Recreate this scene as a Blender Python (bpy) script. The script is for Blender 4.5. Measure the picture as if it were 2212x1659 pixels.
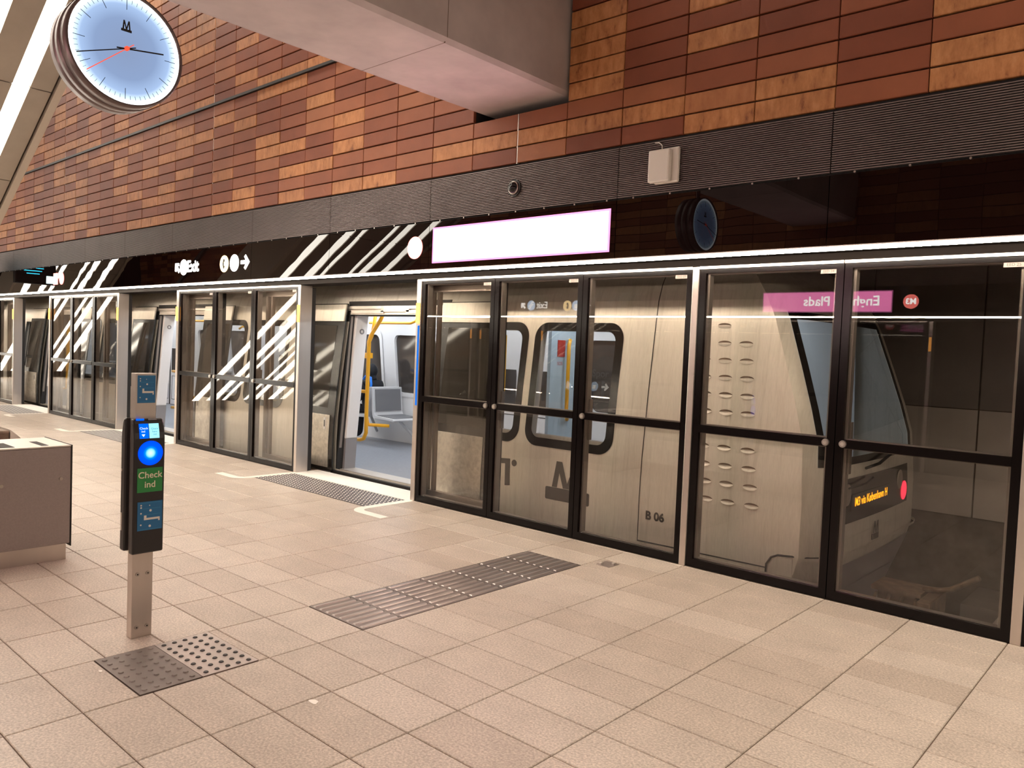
import bpy, math, random
from mathutils import Vector, Matrix
random.seed(7)
R = math.radians
for o in list(bpy.data.objects): bpy.data.objects.remove(o)
SC = bpy.context.scene; COL = SC.collection

# ------------------------------------------------------------------ camera
FPX, TILT, PAN, ROLL = 1687.19, 0.04352, 0.72892, 0.04028
CAM = Vector((0.0, -5.1836, 1.55))
fwd = Vector((-math.sin(PAN)*math.cos(TILT), math.cos(PAN)*math.cos(TILT), -math.sin(TILT)))
rgt = Vector((math.cos(PAN), math.sin(PAN), 0)); upv = rgt.cross(fwd)
cr, sr = math.cos(ROLL), math.sin(ROLL)
RV = cr*rgt + sr*upv; UV = -sr*rgt + cr*upv
cd = bpy.data.cameras.new('camera'); cd.sensor_width = 36; cd.lens = 36*FPX/2212; cd.clip_start = .05; cd.clip_end = 200
cam = bpy.data.objects.new('camera', cd); COL.objects.link(cam)
m = Matrix((RV, UV, -fwd)).transposed().to_4x4(); m.translation = CAM; cam.matrix_world = m
SC.camera = cam
def pix(P):
    d = Vector(P)-CAM; z = d.dot(fwd)
    if z < .05: return None
    return 1106+FPX*d.dot(RV)/z, 829.5-FPX*d.dot(UV)/z

# ------------------------------------------------------------------ world, exposure
w = bpy.data.worlds.new('world'); SC.world = w; w.use_nodes = True
w.node_tree.nodes['Background'].inputs[0].default_value = (1, .86, .74, 1)
w.node_tree.nodes['Background'].inputs[1].default_value = 0.02
vs = SC.view_settings; vs.view_transform = 'Standard'; vs.look = 'None'; vs.gamma = 1; vs.use_curve_mapping = False
vs.exposure = 0.25
WARM = (1, .90, .77)
def area(name, loc, sx, sy, power, color=WARM, rot=(0, 0, 0), spread=180):
    l = bpy.data.lights.new(name, 'AREA'); l.shape = 'RECTANGLE'; l.size = sx; l.size_y = sy; l.energy = power; l.color = color; l.spread = R(spread)
    o = bpy.data.objects.new(name, l); o.location = loc; o.rotation_euler = rot; COL.objects.link(o); return o
CEIL = 7.4
FILL_LAMPS = [(1.0, -1.2), (1.0, -3.4), (-7.5, -1.3), (-7.5, -5.9), (-12.5, -1.4), (-12.5, -5.9), (-19, -1.4), (-19, -5.9)]  # added lamps, out of view, to raise the light on hall and floor
for lx, ly in FILL_LAMPS:
    area('fill_light', (lx, ly, CEIL-.16), 1.6, .5, 50 if lx < 0 else 52, spread=180 if lx < 0 else 84)

# ------------------------------------------------------------------ materials
def new_mat(name):
    M = bpy.data.materials.new(name); M.use_nodes = True; nt = M.node_tree
    for n in list(nt.nodes): nt.nodes.remove(n)
    return M, nt, nt.nodes.new('ShaderNodeOutputMaterial')
def lk(nt, a, b): nt.links.new(a, b)
def prin(nt, out, col, rough=.5, metal=0., spec=.5):
    p = nt.nodes.new('ShaderNodeBsdfPrincipled')
    p.inputs['Base Color'].default_value = (*col, 1); p.inputs['Roughness'].default_value = rough
    p.inputs['Metallic'].default_value = metal; p.inputs['Specular IOR Level'].default_value = spec
    lk(nt, p.outputs[0], out.inputs[0]); return p
def noise(nt, scale, detail=3, sv=(1, 1, 1), coord='Object', rough=.6):
    tc = nt.nodes.new('ShaderNodeTexCoord'); mp = nt.nodes.new('ShaderNodeMapping'); mp.inputs['Scale'].default_value = sv
    n = nt.nodes.new('ShaderNodeTexNoise'); n.inputs['Scale'].default_value = scale; n.inputs['Detail'].default_value = detail; n.inputs['Roughness'].default_value = rough
    lk(nt, tc.outputs[coord], mp.inputs[0]); lk(nt, mp.outputs[0], n.inputs['Vector']); return n
def ramp(nt, src, stops):
    r = nt.nodes.new('ShaderNodeValToRGB'); e = r.color_ramp.elements
    while len(e) < len(stops): e.new(.5)
    for k, (pos, c) in enumerate(stops):
        e[k].position = pos; e[k].color = (*c, 1) if len(c) == 3 else c
    lk(nt, src, r.inputs[0]); return r
def bump(nt, p, src, strength, dist=.01):
    b = nt.nodes.new('ShaderNodeBump'); b.inputs['Strength'].default_value = strength; b.inputs['Distance'].default_value = dist
    lk(nt, src, b.inputs['Height']); lk(nt, b.outputs[0], p.inputs['Normal']); return b
def plain(name, col, rough=.5, metal=0., spec=.5, var=.0, scale=6, sv=(1, 1, 1), bmp=0.):
    M, nt, out = new_mat(name); p = prin(nt, out, col, rough, metal, spec)
    if var or bmp:
        n = noise(nt, scale, 4, sv)
        if var:
            lo = tuple(c*(1-var) for c in col); hi = tuple(min(1, c*(1+var)) for c in col)
            r = ramp(nt, n.outputs[0], [(.3, lo), (.7, hi)]); lk(nt, r.outputs[0], p.inputs['Base Color'])
        if bmp: bump(nt, p, n.outputs[0], bmp)
    return M
def emit(name, col, s):
    M, nt, out = new_mat(name); e = nt.nodes.new('ShaderNodeEmission'); e.inputs[0].default_value = (*col, 1); e.inputs[1].default_value = s
    lk(nt, e.outputs[0], out.inputs[0]); return M
def glass(name, tint, base=.04, gain=.96, rough=0., wob=0.):
    M, nt, out = new_mat(name)
    t = nt.nodes.new('ShaderNodeBsdfTransparent'); t.inputs[0].default_value = (*tint, 1)
    g = nt.nodes.new('ShaderNodeBsdfGlossy'); g.inputs['Roughness'].default_value = rough
    lw = nt.nodes.new('ShaderNodeLayerWeight'); lw.inputs[0].default_value = .5
    a = nt.nodes.new('ShaderNodeMath'); a.operation = 'POWER'; a.inputs[1].default_value = 5; lk(nt, lw.outputs['Facing'], a.inputs[0])
    b = nt.nodes.new('ShaderNodeMath'); b.operation = 'MULTIPLY_ADD'; b.inputs[1].default_value = gain; b.inputs[2].default_value = base; lk(nt, a.outputs[0], b.inputs[0])
    mx = nt.nodes.new('ShaderNodeMixShader'); lk(nt, b.outputs[0], mx.inputs[0]); lk(nt, t.outputs[0], mx.inputs[1]); lk(nt, g.outputs[0], mx.inputs[2]); lk(nt, mx.outputs[0], out.inputs[0])
    if wob:
        n = noise(nt, 1.3, 1); bp_ = nt.nodes.new('ShaderNodeBump'); bp_.inputs['Strength'].default_value = wob; bp_.inputs['Distance'].default_value = .01
        lk(nt, n.outputs[0], bp_.inputs['Height']); lk(nt, bp_.outputs[0], g.inputs['Normal'])
    return M
def rnd(nt, joined):
    if joined: return nt.nodes.new('ShaderNodeNewGeometry').outputs['Random Per Island']
    return nt.nodes.new('ShaderNodeObjectInfo').outputs['Random']
def mixc(nt, fac, a, b, mode='MIX'):
    mx = nt.nodes.new('ShaderNodeMix'); mx.data_type = 'RGBA'; mx.blend_type = mode
    for s, i in ((fac, 0), (a, 6), (b, 7)):
        if hasattr(s, 'node'): lk(nt, s, mx.inputs[i])
        elif i == 0: mx.inputs[0].default_value = s
        else: mx.inputs[i].default_value = (*s, 1)
    return mx.outputs[2]
def brick_mat(name, joined):
    M, nt, out = new_mat(name); p = prin(nt, out, (.3, .1, .04), .55, 0, .35)
    rv = rnd(nt, joined)
    geo = nt.nodes.new('ShaderNodeNewGeometry')
    def wn(scale, det, sv, ro=.6):
        vm = nt.nodes.new('ShaderNodeVectorMath'); vm.operation = 'MULTIPLY'; vm.inputs[1].default_value = sv
        n = nt.nodes.new('ShaderNodeTexNoise'); n.inputs['Scale'].default_value = scale; n.inputs['Detail'].default_value = det; n.inputs['Roughness'].default_value = ro
        lk(nt, geo.outputs['Position'], vm.inputs[0]); lk(nt, vm.outputs[0], n.inputs['Vector']); return n.outputs[0]
    dark = ramp(nt, rv, [(0, (.185, .047, .020)), (.3, (.235, .065, .027)), (.5, (.275, .085, .036)), (.66, (.34, .125, .052))]).outputs[0]
    streak = ramp(nt, wn(5, 6, (4.2, 1, 1.5), .65), [(.30, (.20, .07, .028)), (.40, (.37, .145, .052)), (.56, (.46, .195, .072)), (.7, (.52, .24, .10))]).outputs[0]
    sel = ramp(nt, rv, [(.62, (0, 0, 0)), (.72, (1, 1, 1))]).outputs[0]
    c = mixc(nt, sel, dark, streak)
    cl = ramp(nt, wn(2.2, 5, (1, 1, 1)), [(.3, (.84, .84, .86)), (.7, (1.1, 1.1, 1.1))]).outputs[0]
    c = mixc(nt, 1.0, c, cl, 'MULTIPLY'); lk(nt, c, p.inputs['Base Color'])
    bump(nt, p, wn(14, 5, (2.2, 1, 1)), .3, .004)
    return M
def tile_mat(name, joined):
    M, nt, out = new_mat(name); p = prin(nt, out, (.4, .32, .26), .42, 0, .4)
    geo = nt.nodes.new('ShaderNodeNewGeometry')
    def wn(scale, det, ro=.6, sv=(1, 1, 1)):
        vm = nt.nodes.new('ShaderNodeVectorMath'); vm.operation = 'MULTIPLY'; vm.inputs[1].default_value = sv
        n = nt.nodes.new('ShaderNodeTexNoise'); n.inputs['Scale'].default_value = scale; n.inputs['Detail'].default_value = det; n.inputs['Roughness'].default_value = ro
        lk(nt, geo.outputs['Position'], vm.inputs[0]); lk(nt, vm.outputs[0], n.inputs['Vector']); return n.outputs[0]
    base = ramp(nt, rnd(nt, joined), [(0, (.395, .32, .262)), (1, (.465, .388, .325))]).outputs[0]
    sp = ramp(nt, wn(95, 2, .6), [(.33, (.78, .77, .76)), (.5, (1, 1, 1)), (.66, (1.30, 1.30, 1.28))]).outputs[0]
    cl = ramp(nt, wn(4, 4, .6), [(.3, (.9, .9, .9)), (.7, (1.08, 1.08, 1.08))]).outputs[0]
    c = mixc(nt, 1., base, sp, 'MULTIPLY'); c = mixc(nt, 1., c, cl, 'MULTIPLY'); lk(nt, c, p.inputs['Base Color'])
    bump(nt, p, wn(150, 2), .06, .001)
    return M
def black_glass(name):
    M, nt, out = new_mat(name); p = prin(nt, out, (.005, .002, .002), .008, 0, .37); p.inputs['IOR'].default_value = 1.52
    tc = nt.nodes.new('ShaderNodeTexCoord'); oi = nt.nodes.new('ShaderNodeObjectInfo')
    ad = nt.nodes.new('ShaderNodeVectorMath'); ad.operation = 'ADD'; sc = nt.nodes.new('ShaderNodeVectorMath'); sc.operation = 'SCALE'; sc.inputs[0].default_value = (9, 5, 7)
    lk(nt, oi.outputs['Random'], sc.inputs['Scale']); lk(nt, tc.outputs['Object'], ad.inputs[0]); lk(nt, sc.outputs[0], ad.inputs[1])
    n = nt.nodes.new('ShaderNodeTexNoise'); n.inputs['Scale'].default_value = 2.6; n.inputs['Detail'].default_value = 1; lk(nt, ad.outputs[0], n.inputs['Vector'])
    bump(nt, p, n.outputs[0], .045, .012); return M
MAT = dict(
    brick=brick_mat('brick_glazed', False), brickj=brick_mat('brick_glazed_joined', True),
    tile=tile_mat('granite_tile', False), tilej=tile_mat('granite_tile_joined', True),
    grout=plain('grout', (.13, .085, .06), .8), dark=plain('dark_recess', (.012, .008, .007), .8),
    bglass=black_glass('black_glass'), louver=plain('louver_metal', (.23, .185, .175), .42, .6, .5, .12, 2),
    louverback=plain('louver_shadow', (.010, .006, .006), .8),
    steel=plain('stainless', (.60, .53, .48), .34, .9, .5, .12, 3, (1, 1, .15)), steel_l=plain('stainless_light', (.72, .66, .6), .38, .7),
    frame=plain('black_frame', (.005, .003, .003), .2, 0, .2), frame_m=plain('black_matt', (.014, .011, .010), .5),
    reveal=plain('reveal_grey', (.21, .18, .16), .45, .4), leafbar=plain('leaf_bar', (.33, .27, .23), .38, .7),
    glass=glass('screen_glass', (.965, .955, .935), .045, .9, 0, .0), concrete=plain('concrete', (.44, .375, .36), .75, 0, .3, .16, 1.6, bmp=.12),
    led=emit('led_white', (1, .87, .71), 82), fillface=emit('fill_face', (1, .93, .84), 9), fillface_dim=emit('fill_face_dim', (1, .93, .84), 2), strip=emit('strip_light', (1, .92, .80), 12.5), stripoff=plain('strip_frame', (.5, .45, .4), .5),
    soffit=plain('soffit_panel', (.30, .255, .21), .45, .3, .5, .1, 2), soffit_b=plain('soffit_brown', (.007, .0045, .0035), .6, 0, .05), soffit_e=plain('soffit_edge', (.40, .34, .28), .45, .3),
    amber=emit('amber_lamp', (1, .40, .075), 4.2), bluestrip=emit('blue_reflection', (.02, .22, .9), .8),
    white=plain('white_plastic', (.72, .66, .6), .4), paint=plain('white_marking', (.80, .74, .66), .55),
    train=None, tblack=plain('train_black', (.012, .010, .009), .18), rubber=plain('rubber', (.016, .013, .012), .6),
    twhite=plain('train_white', (.74, .72, .72), .35), tgrey=plain('train_grey', (.25, .235, .245), .5), tmetal=plain('train_metal', (.6, .56, .5), .35, .8, .5, .2, 20),
    tfloor=plain('train_floor', (.23, .235, .26), .45, 0, .5, .1, 40), seatgrey=plain('seat_grey', (.17, .165, .175), .6), seatshell=plain('seat_shell', (.55, .54, .55), .4),
    yellow=plain('yellow_pole', (.83, .40, .015), .3), tglass=glass('train_glass', (.72, .73, .74), .05, .9),
    wshield=glass('windshield', (.50, .55, .60), .06, .9), tlight=emit('train_light', (.86, .94, 1), 13),
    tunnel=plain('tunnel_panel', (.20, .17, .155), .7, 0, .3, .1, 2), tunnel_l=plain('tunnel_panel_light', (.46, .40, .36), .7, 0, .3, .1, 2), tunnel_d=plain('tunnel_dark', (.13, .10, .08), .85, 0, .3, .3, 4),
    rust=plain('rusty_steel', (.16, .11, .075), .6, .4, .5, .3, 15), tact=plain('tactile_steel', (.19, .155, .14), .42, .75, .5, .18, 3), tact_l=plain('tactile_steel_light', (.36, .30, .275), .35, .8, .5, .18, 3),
    mat=plain('tactile_mat', (.085, .07, .07), .5, .2), bolt=plain('bolt', (.45, .4, .36), .3, .9), green=plain('green_label', (.02, .22, .05), .45), bluelabel=plain('blue_label', (.012, .13, .30), .45),
    cream=plain('label_cream', (.75, .68, .5), .5), lettering=plain('train_lettering', (.05, .042, .035), .5), binmat=plain('bin_steel', (.33, .28, .27), .42, .7, .5, .06, 90),
    reader=plain('reader_black', (.014, .011, .012), .32), hood=plain('jacket_black', (.010, .010, .014), .8), bluecloth=plain('blue_strap', (.02, .2, .75), .7), skin=plain('skin', (.5, .32, .24), .6),
    red=plain('red_panel', (.5, .03, .02), .4), pinksign=emit('sign_pink', (1, .24, .52), 6.4), signtext=emit('sign_text', (1, .95, .9), 8.5), pinkedge=emit('sign_pink_edge', (1, .26, .56), 2.0), m3=emit('sign_red', (1, .20, .165), 6.4),
    icon_b=emit('icon_blue', (.55, .75, 1), 5), icon_y=emit('icon_yellow', (1, .72, .32), 6), icon_w=emit('icon_white', (1, .97, .92), 7), icon_dark=plain('icon_dark', (.05, .05, .06), .5),
    cyan=emit('screen_cyan', (.05, .7, 1), 5), teal=emit('screen_teal', (.75, 1, .95), 7), disp=emit('display_amber', (1, .33, .01), 2.0),
    scr_blue=emit('screen_blue', (.0, .09, 1), 1.6), scr_cyan=emit('screen_pale', (.35, .85, 1), 1.1), scr_txt=emit('screen_txt', (.8, .95, 1), 1.2), redlamp=emit('tail_lamp', (1, .03, .06), 1.6),
    clockhand=plain('clock_hand', (.01, .01, .012), .5), redhand=emit('red_hand', (1, .10, .05), 1.1), clockrim=plain('clock_rim', (.16, .12, .115), .4, .6), ceil=plain('ceiling', (.30, .26, .23), .8, 0, .3, .1, 1),
    lens=plain('camera_lens', (.01, .01, .01), .05),
)
def train_paint():
    M, nt, out = new_mat('train_paint'); p = prin(nt, out, (.6, .55, .48), .38, .25, .4)
    n = noise(nt, 26, 5, (1, .3, .05)); n2 = noise(nt, 120, 3, (1, .3, .12))
    a = ramp(nt, n.outputs[0], [(.28, (.60, .55, .475)), (.46, (.70, .65, .57)), (.8, (.73, .68, .605))]).outputs[0]
    b = ramp(nt, n2.outputs[0], [(.3, (.93, .93, .93)), (.7, (1.04, 1.04, 1.04))]).outputs[0]
    lk(nt, mixc(nt, 1., a, b, 'MULTIPLY'), p.inputs['Base Color']); return M
MAT['train'] = train_paint()
MAT['bluestrip_dim'] = plain('print_blue', (.03, .22, .42), .5)
MAT['scr_dark'] = emit('screen_dark_text', (.0, .30, .45), .5)
MAT['door_glass'] = plain('door_glass', (.055, .05, .045), .05)
MAT['tblue'] = plain('train_pale_blue', (.52, .62, .70), .4)
MAT['plategrey'] = plain('plate_grey', (.26, .22, .19), .5)
MAT['farglass'] = plain('far_window', (.06, .05, .045), .06)
def radial(name, stops, strength, axes, r):
    M, nt, out = new_mat(name); tc = nt.nodes.new('ShaderNodeTexCoord'); sx = nt.nodes.new('ShaderNodeSeparateXYZ'); lk(nt, tc.outputs['Object'], sx.inputs[0])
    cb = nt.nodes.new('ShaderNodeCombineXYZ'); lk(nt, sx.outputs[axes[0]], cb.inputs[0]); lk(nt, sx.outputs[axes[1]], cb.inputs[1])
    ln = nt.nodes.new('ShaderNodeVectorMath'); ln.operation = 'LENGTH'; lk(nt, cb.outputs[0], ln.inputs[0])
    dv = nt.nodes.new('ShaderNodeMath'); dv.operation = 'DIVIDE'; dv.inputs[1].default_value = r; lk(nt, ln.outputs['Value'], dv.inputs[0])
    rp = ramp(nt, dv.outputs[0], stops); e = nt.nodes.new('ShaderNodeEmission'); e.inputs[1].default_value = strength
    lk(nt, rp.outputs[0], e.inputs[0]); lk(nt, e.outputs[0], out.inputs[0]); return M
MAT['clockface'] = radial('clock_face', [(0, (.115, .15, .235)), (.55, (.12, .165, .265)), (.80, (.18, .25, .38)), (.92, (.42, .52, .62)), (.965, (.9, .95, 1)), (1, (1, 1, 1))], 2.0, (1, 2), .285)
MAT['bluelight'] = radial('reader_light', [(0, (.5, .9, 1)), (.18, (.35, .85, 1)), (.42, (.0, .2, .9)), (.6, (.0, .07, 1)), (1, (.0, .05, .9))], 1.5, (1, 2), .062)

# ------------------------------------------------------------------ mesh helpers
TF = None
def rot180(v): return (-9.0-v[0], -7.31-v[1], v[2])
WL = {}
class MB:
    def __init__(s): s.v = []; s.f = []
    def add(s, vs_, fs):
        b = len(s.v); s.v += [tuple(p) for p in vs_]; s.f += [tuple(b+i for i in f) for f in fs]; return s
    def box(s, x0, x1, y0, y1, z0, z1):
        return s.add([(x0, y0, z0), (x1, y0, z0), (x1, y1, z0), (x0, y1, z0), (x0, y0, z1), (x1, y0, z1), (x1, y1, z1), (x0, y1, z1)],
                     [(0, 3, 2, 1), (4, 5, 6, 7), (0, 1, 5, 4), (1, 2, 6, 5), (2, 3, 7, 6), (3, 0, 4, 7)])
    def hexa(s, lo, hi):   # 4 bottom + 4 top points
        return s.add(list(lo)+list(hi), [(0, 3, 2, 1), (4, 5, 6, 7), (0, 1, 5, 4), (1, 2, 6, 5), (2, 3, 7, 6), (3, 0, 4, 7)])
    def prism(s, pts, off):   # polygon of 3D points extruded by vector off
        n = len(pts); q = [tuple(Vector(p)+Vector(off)) for p in pts]
        return s.add(list(pts)+q, [tuple(range(n))[::-1], tuple(range(n, 2*n))]+[(i, (i+1) % n, n+(i+1) % n, n+i) for i in range(n)])
    def cyl(s, c, ax, r, h, n=20, r2=None, sy=1.):   # starts at c, extends h along ax
        c = Vector(c); ax = Vector(ax).normalized(); a = ax.orthogonal().normalized() if abs(ax.z) < .99 else Vector((1, 0, 0))
        if abs(ax.z) < .99: a = Vector((0, 0, 1)).cross(ax).normalized()
        b = ax.cross(a); r2 = r if r2 is None else r2
        ring = lambda k, rr: [tuple(c+ax*k+a*rr*math.cos(2*math.pi*i/n)+b*rr*sy*math.sin(2*math.pi*i/n)) for i in range(n)]
        return s.add(ring(0, r)+ring(h, r2), [tuple(range(n))[::-1], tuple(range(n, 2*n))]+[(i, (i+1) % n, n+(i+1) % n, n+i) for i in range(n)])
    def ring(s, c, ax, r0, r1, h, n=48):
        c = Vector(c); ax = Vector(ax).normalized(); a = Vector((0, 0, 1)).cross(ax).normalized(); b = ax.cross(a)
        P = lambda k, rr: [tuple(c+ax*k+a*rr*math.cos(2*math.pi*i/n)+b*rr*math.sin(2*math.pi*i/n)) for i in range(n)]
        L = P(0, r0)+P(0, r1)+P(h, r1)+P(h, r0); f = []
        for q in range(4):
            for i in range(n): f.append((q*n+i, q*n+(i+1) % n, ((q+1) % 4)*n+(i+1) % n, ((q+1) % 4)*n+i))
        return s.add(L, f)
    def tube(s, path, r, n=10):
        path = [Vector(p) for p in path]; rings = []
        for i, p in enumerate(path):
            d = (path[min(i+1, len(path)-1)]-path[max(i-1, 0)]).normalized()
            a = d.orthogonal().normalized() if i == 0 else (pa - d*pa.dot(d)).normalized()
            pa = a; b = d.cross(a); rings.append([tuple(p+a*r*math.cos(2*math.pi*k/n)+b*r*math.sin(2*math.pi*k/n)) for k in range(n)])
        L = [q for g in rings for q in g]; f = [tuple(range(n))[::-1], tuple(range(len(L)-n, len(L)))]
        for i in range(len(path)-1):
            for k in range(n): f.append((i*n+k, i*n+(k+1) % n, (i+1)*n+(k+1) % n, (i+1)*n+k))
        return s.add(L, f)
    def ball(s, c, rx, ry, rz, n=14, k=8):
        L = [(c[0], c[1], c[2]-rz)]
        for j in range(1, k):
            t = math.pi*j/k-math.pi/2
            L += [(c[0]+rx*math.cos(t)*math.cos(2*math.pi*i/n), c[1]+ry*math.cos(t)*math.sin(2*math.pi*i/n), c[2]+rz*math.sin(t)) for i in range(n)]
        L.append((c[0], c[1], c[2]+rz)); f = [(0, 1+(i+1) % n, 1+i) for i in range(n)]
        for j in range(k-2): f += [(1+j*n+i, 1+j*n+(i+1) % n, 1+(j+1)*n+(i+1) % n, 1+(j+1)*n+i) for i in range(n)]
        t = len(L)-1; f += [(t, t-n+i, t-n+(i+1) % n) for i in range(n)]
        return s.add(L, f)
    def mesh(s, name, org=(0, 0, 0)):
        vv = s.v if TF is None else [TF(p) for p in s.v]
        me = bpy.data.meshes.new(name); me.from_pydata([(p[0]-org[0], p[1]-org[1], p[2]-org[2]) for p in vv], [], s.f); me.validate(); return me
    def build(s, name, mat, parent=None, smooth=False, bevel=0, org=None):
        vv = s.v if TF is None else [TF(p) for p in s.v]
        if parent is not None and org is None: org = WL[parent.name]
        if org is None:
            xs, ys, zs = zip(*vv); org = ((min(xs)+max(xs))/2, (min(ys)+max(ys))/2, min(zs))
        me = s.mesh(name, org); me.materials.append(MAT[mat] if isinstance(mat, str) else mat)
        if smooth: me.polygons.foreach_set('use_smooth', [True]*len(me.polygons))
        o = bpy.data.objects.new(name, me); COL.objects.link(o); WL[o.name] = tuple(org)
        if parent is not None:
            o.parent = parent; po = WL[parent.name]; o.location = (org[0]-po[0], org[1]-po[1], org[2]-po[2])
        else: o.location = org
        if bevel:
            b = o.modifiers.new('bevel', 'BEVEL'); b.width = bevel; b.segments = 2; b.limit_method = 'ANGLE'
        return o
def tag(o, label=None, cat=None, group=None, kind=None):
    if label: o['label'] = label
    if cat: o['category'] = cat
    if group: o['group'] = group
    if kind: o['kind'] = kind
    return o
def thing(name, loc, label=None, cat=None, group=None, kind=None):
    if TF: loc = TF(loc)
    o = bpy.data.objects.new(name, None); o.empty_display_size = .1; o.location = loc; COL.objects.link(o); WL[o.name] = tuple(loc)
    return tag(o, label, cat, group, kind)
def rr(cx, cy, hw, hh, r, n=6):   # rounded rectangle outline, 2D, ccw
    pts = []
    for (sx, sy, a0) in ((1, 1, 0), (-1, 1, 90), (-1, -1, 180), (1, -1, 270)):
        for k in range(n+1):
            a = R(a0+90*k/n); pts.append((cx+sx*(hw-r)+r*math.cos(a), cy+sy*(hh-r)+r*math.sin(a)))
    return pts
FY = lambda yv: (lambda p: (p[0], yv, p[1]))      # plane facing -Y: (u,v)->(x,z)
FX = lambda xv: (lambda p: (xv, p[0], p[1]))      # plane facing +X: (u,v)->(y,z)
def slab(mb, pts2, mapf, off): return mb.prism([mapf(p) for p in pts2], off)
def circ2(cx, cy, r, n=28, ry=None): return [(cx+r*math.cos(2*math.pi*i/n), cy+(ry or r)*math.sin(2*math.pi*i/n)) for i in range(n)]
def text(s, size, u, v, mapf, mat, parent, name='lettering', sx=1., depth=.001, bold=0., mirror=False):
    cu = bpy.data.curves.new('t', 'FONT'); cu.body = s; cu.size = size; cu.align_x = 'CENTER'; cu.align_y = 'CENTER'; cu.resolution_u = 3; cu.offset = bold; cu.fill_mode = 'FRONT'
    ob = bpy.data.objects.new('t', cu); COL.objects.link(ob); dg = bpy.context.evaluated_depsgraph_get(); dg.update()
    me = bpy.data.meshes.new_from_object(ob.evaluated_get(dg)); bpy.data.objects.remove(ob)
    mb = MB(); mb.v = [mapf((u+(-1 if mirror else 1)*p.co.x*sx, v+p.co.y)) for p in me.vertices]; mb.f = [tuple(p.vertices) for p in me.polygons]
    bpy.data.meshes.remove(me); return mb.build(name, mat, parent)
def area_px(corners):
    q = [pix(c) for c in corners]
    if any(p is None for p in q): return 0
    if all(p[0] < 0 for p in q) or all(p[0] > 2212 for p in q) or all(p[1] < 0 for p in q) or all(p[1] > 1659 for p in q): return 0
    q = [(min(max(a, 0), 2212), min(max(b, 0), 1659)) for a, b in q]
    return abs(sum(q[i][0]*q[(i+1) % 4][1]-q[(i+1) % 4][0]*q[i][1] for i in range(4)))/2
def pieces(parent, cells, mk, mat, matj, name, jname, limit=300):
    """cells: list of (x,y,z,w,h,score); largest become parts, the rest one joined part"""
    cells.sort(key=lambda c: -c[5]); meshes = {}
    for c in cells[:limit]:
        if c[5] <= 0: break
        key = (round(c[3], 4), round(c[4], 4))
        if key not in meshes:
            mb = MB(); mk(mb, 0, 0, 0, c[3], c[4]); meshes[key] = mb.mesh(name); meshes[key].materials.append(MAT[mat])
        o = bpy.data.objects.new(name, meshes[key]); COL.objects.link(o); o.parent = parent
        po = WL[parent.name]; o.location = (c[0]-po[0], c[1]-po[1], c[2]-po[2]); WL[o.name] = c[:3]
    n = min(limit, sum(1 for c in cells if c[5] > 0)); mb = MB()
    for c in cells[n:]: mk(mb, *c[:5])
    if mb.v: tag(mb.build(jname, matj, parent), kind='stuff')

def emblem_m(u, v, hw, h, mapf, mat, parent):
    q = [mapf((u+a*hw, v+b*h)) for a, b in [(-1, 0), (-.78, 1), (-.42, 1), (0, .25), (.42, 1), (.78, 1), (1, 0), (.62, 0), (.5, .58), (.2, 0), (-.2, 0), (-.5, .58), (-.62, 0)]]
    mb = MB(); mb.add(q, [(0, 1, 11, 12), (1, 2, 11), (2, 3, 10, 11), (3, 9, 10), (3, 4, 8, 9), (4, 5, 8), (5, 6, 7, 8)]); return mb.build('emblem', mat, parent)

# ------------------------------------------------------------------ setting: floor
GX, GA, GY, GB = -2.8313, .5153, -2.2894, .282
fl = MB().box(-46, 7, -7.31, .32, -.06, -.006).build('floor', 'grout'); tag(fl, 'beige granite tiled platform floor', kind='structure')
def mk_tile(mb, x, y, z, w_, h_): 
    b = .003
    mb.add([(x, y, -.006), (x+w_, y, -.006), (x+w_, y+h_, -.006), (x, y+h_, -.006), (x, y, -b), (x+w_, y, -b), (x+w_, y+h_, -b), (x, y+h_, -b),
            (x+b, y+b, 0), (x+w_-b, y+b, 0), (x+w_-b, y+h_-b, 0), (x+b, y+h_-b, 0)],
           [(0, 1, 5, 4), (1, 2, 6, 5), (2, 3, 7, 6), (3, 0, 4, 7), (4, 5, 9, 8), (5, 6, 10, 9), (6, 7, 11, 10), (7, 4, 8, 11), (8, 9, 10, 11)])
VOID = [(-3.862, -3.346, -2.5714, -.5974), (-3.862, -3.352, -3.753, -3.19)]
DOORS = [-6.96-5.235*k for k in range(0, 6)]
for dx in DOORS: VOID.append((dx-.995, dx+1.02, -.567, .04))
cells = []
g = .0025
for i in range(-84, 20):
    for j in range(-18, 9):
        x0, x1 = GX+i*GA+g, GX+(i+1)*GA-g; y0, y1 = max(-7.31, GY+j*GB+g), min(-.004, GY+(j+1)*GB-g)
        if y1-y0 < .02 or x1 > 7 or x0 < -46: continue
        rects = [(x0, x1, y0, y1)]
        for (a, b, c, d) in VOID:
            nr = []
            for (p, q, r_, s_) in rects:
                if b <= p or a >= q or d <= r_ or c >= s_: nr.append((p, q, r_, s_)); continue
                if p < a: nr.append((p, a-g, r_, s_))
                if q > b: nr.append((b+g, q, r_, s_))
                pa, qb = max(p, a), min(q, b)
                if r_ < c: nr.append((pa, qb, r_, c-g))
                if s_ > d: nr.append((pa, qb, d+g, s_))
            rects = nr
        for (p, q, r_, s_) in rects:
            if q-p < .012 or s_-r_ < .012: continue
            cells.append((p, r_, 0., q-p, s_-r_, area_px([(p, r_, 0), (q, r_, 0), (q, s_, 0), (p, s_, 0)])))
pieces(fl, cells, mk_tile, 'tile', 'tilej', 'floor_tile', 'far_floor_tiles')

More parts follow.
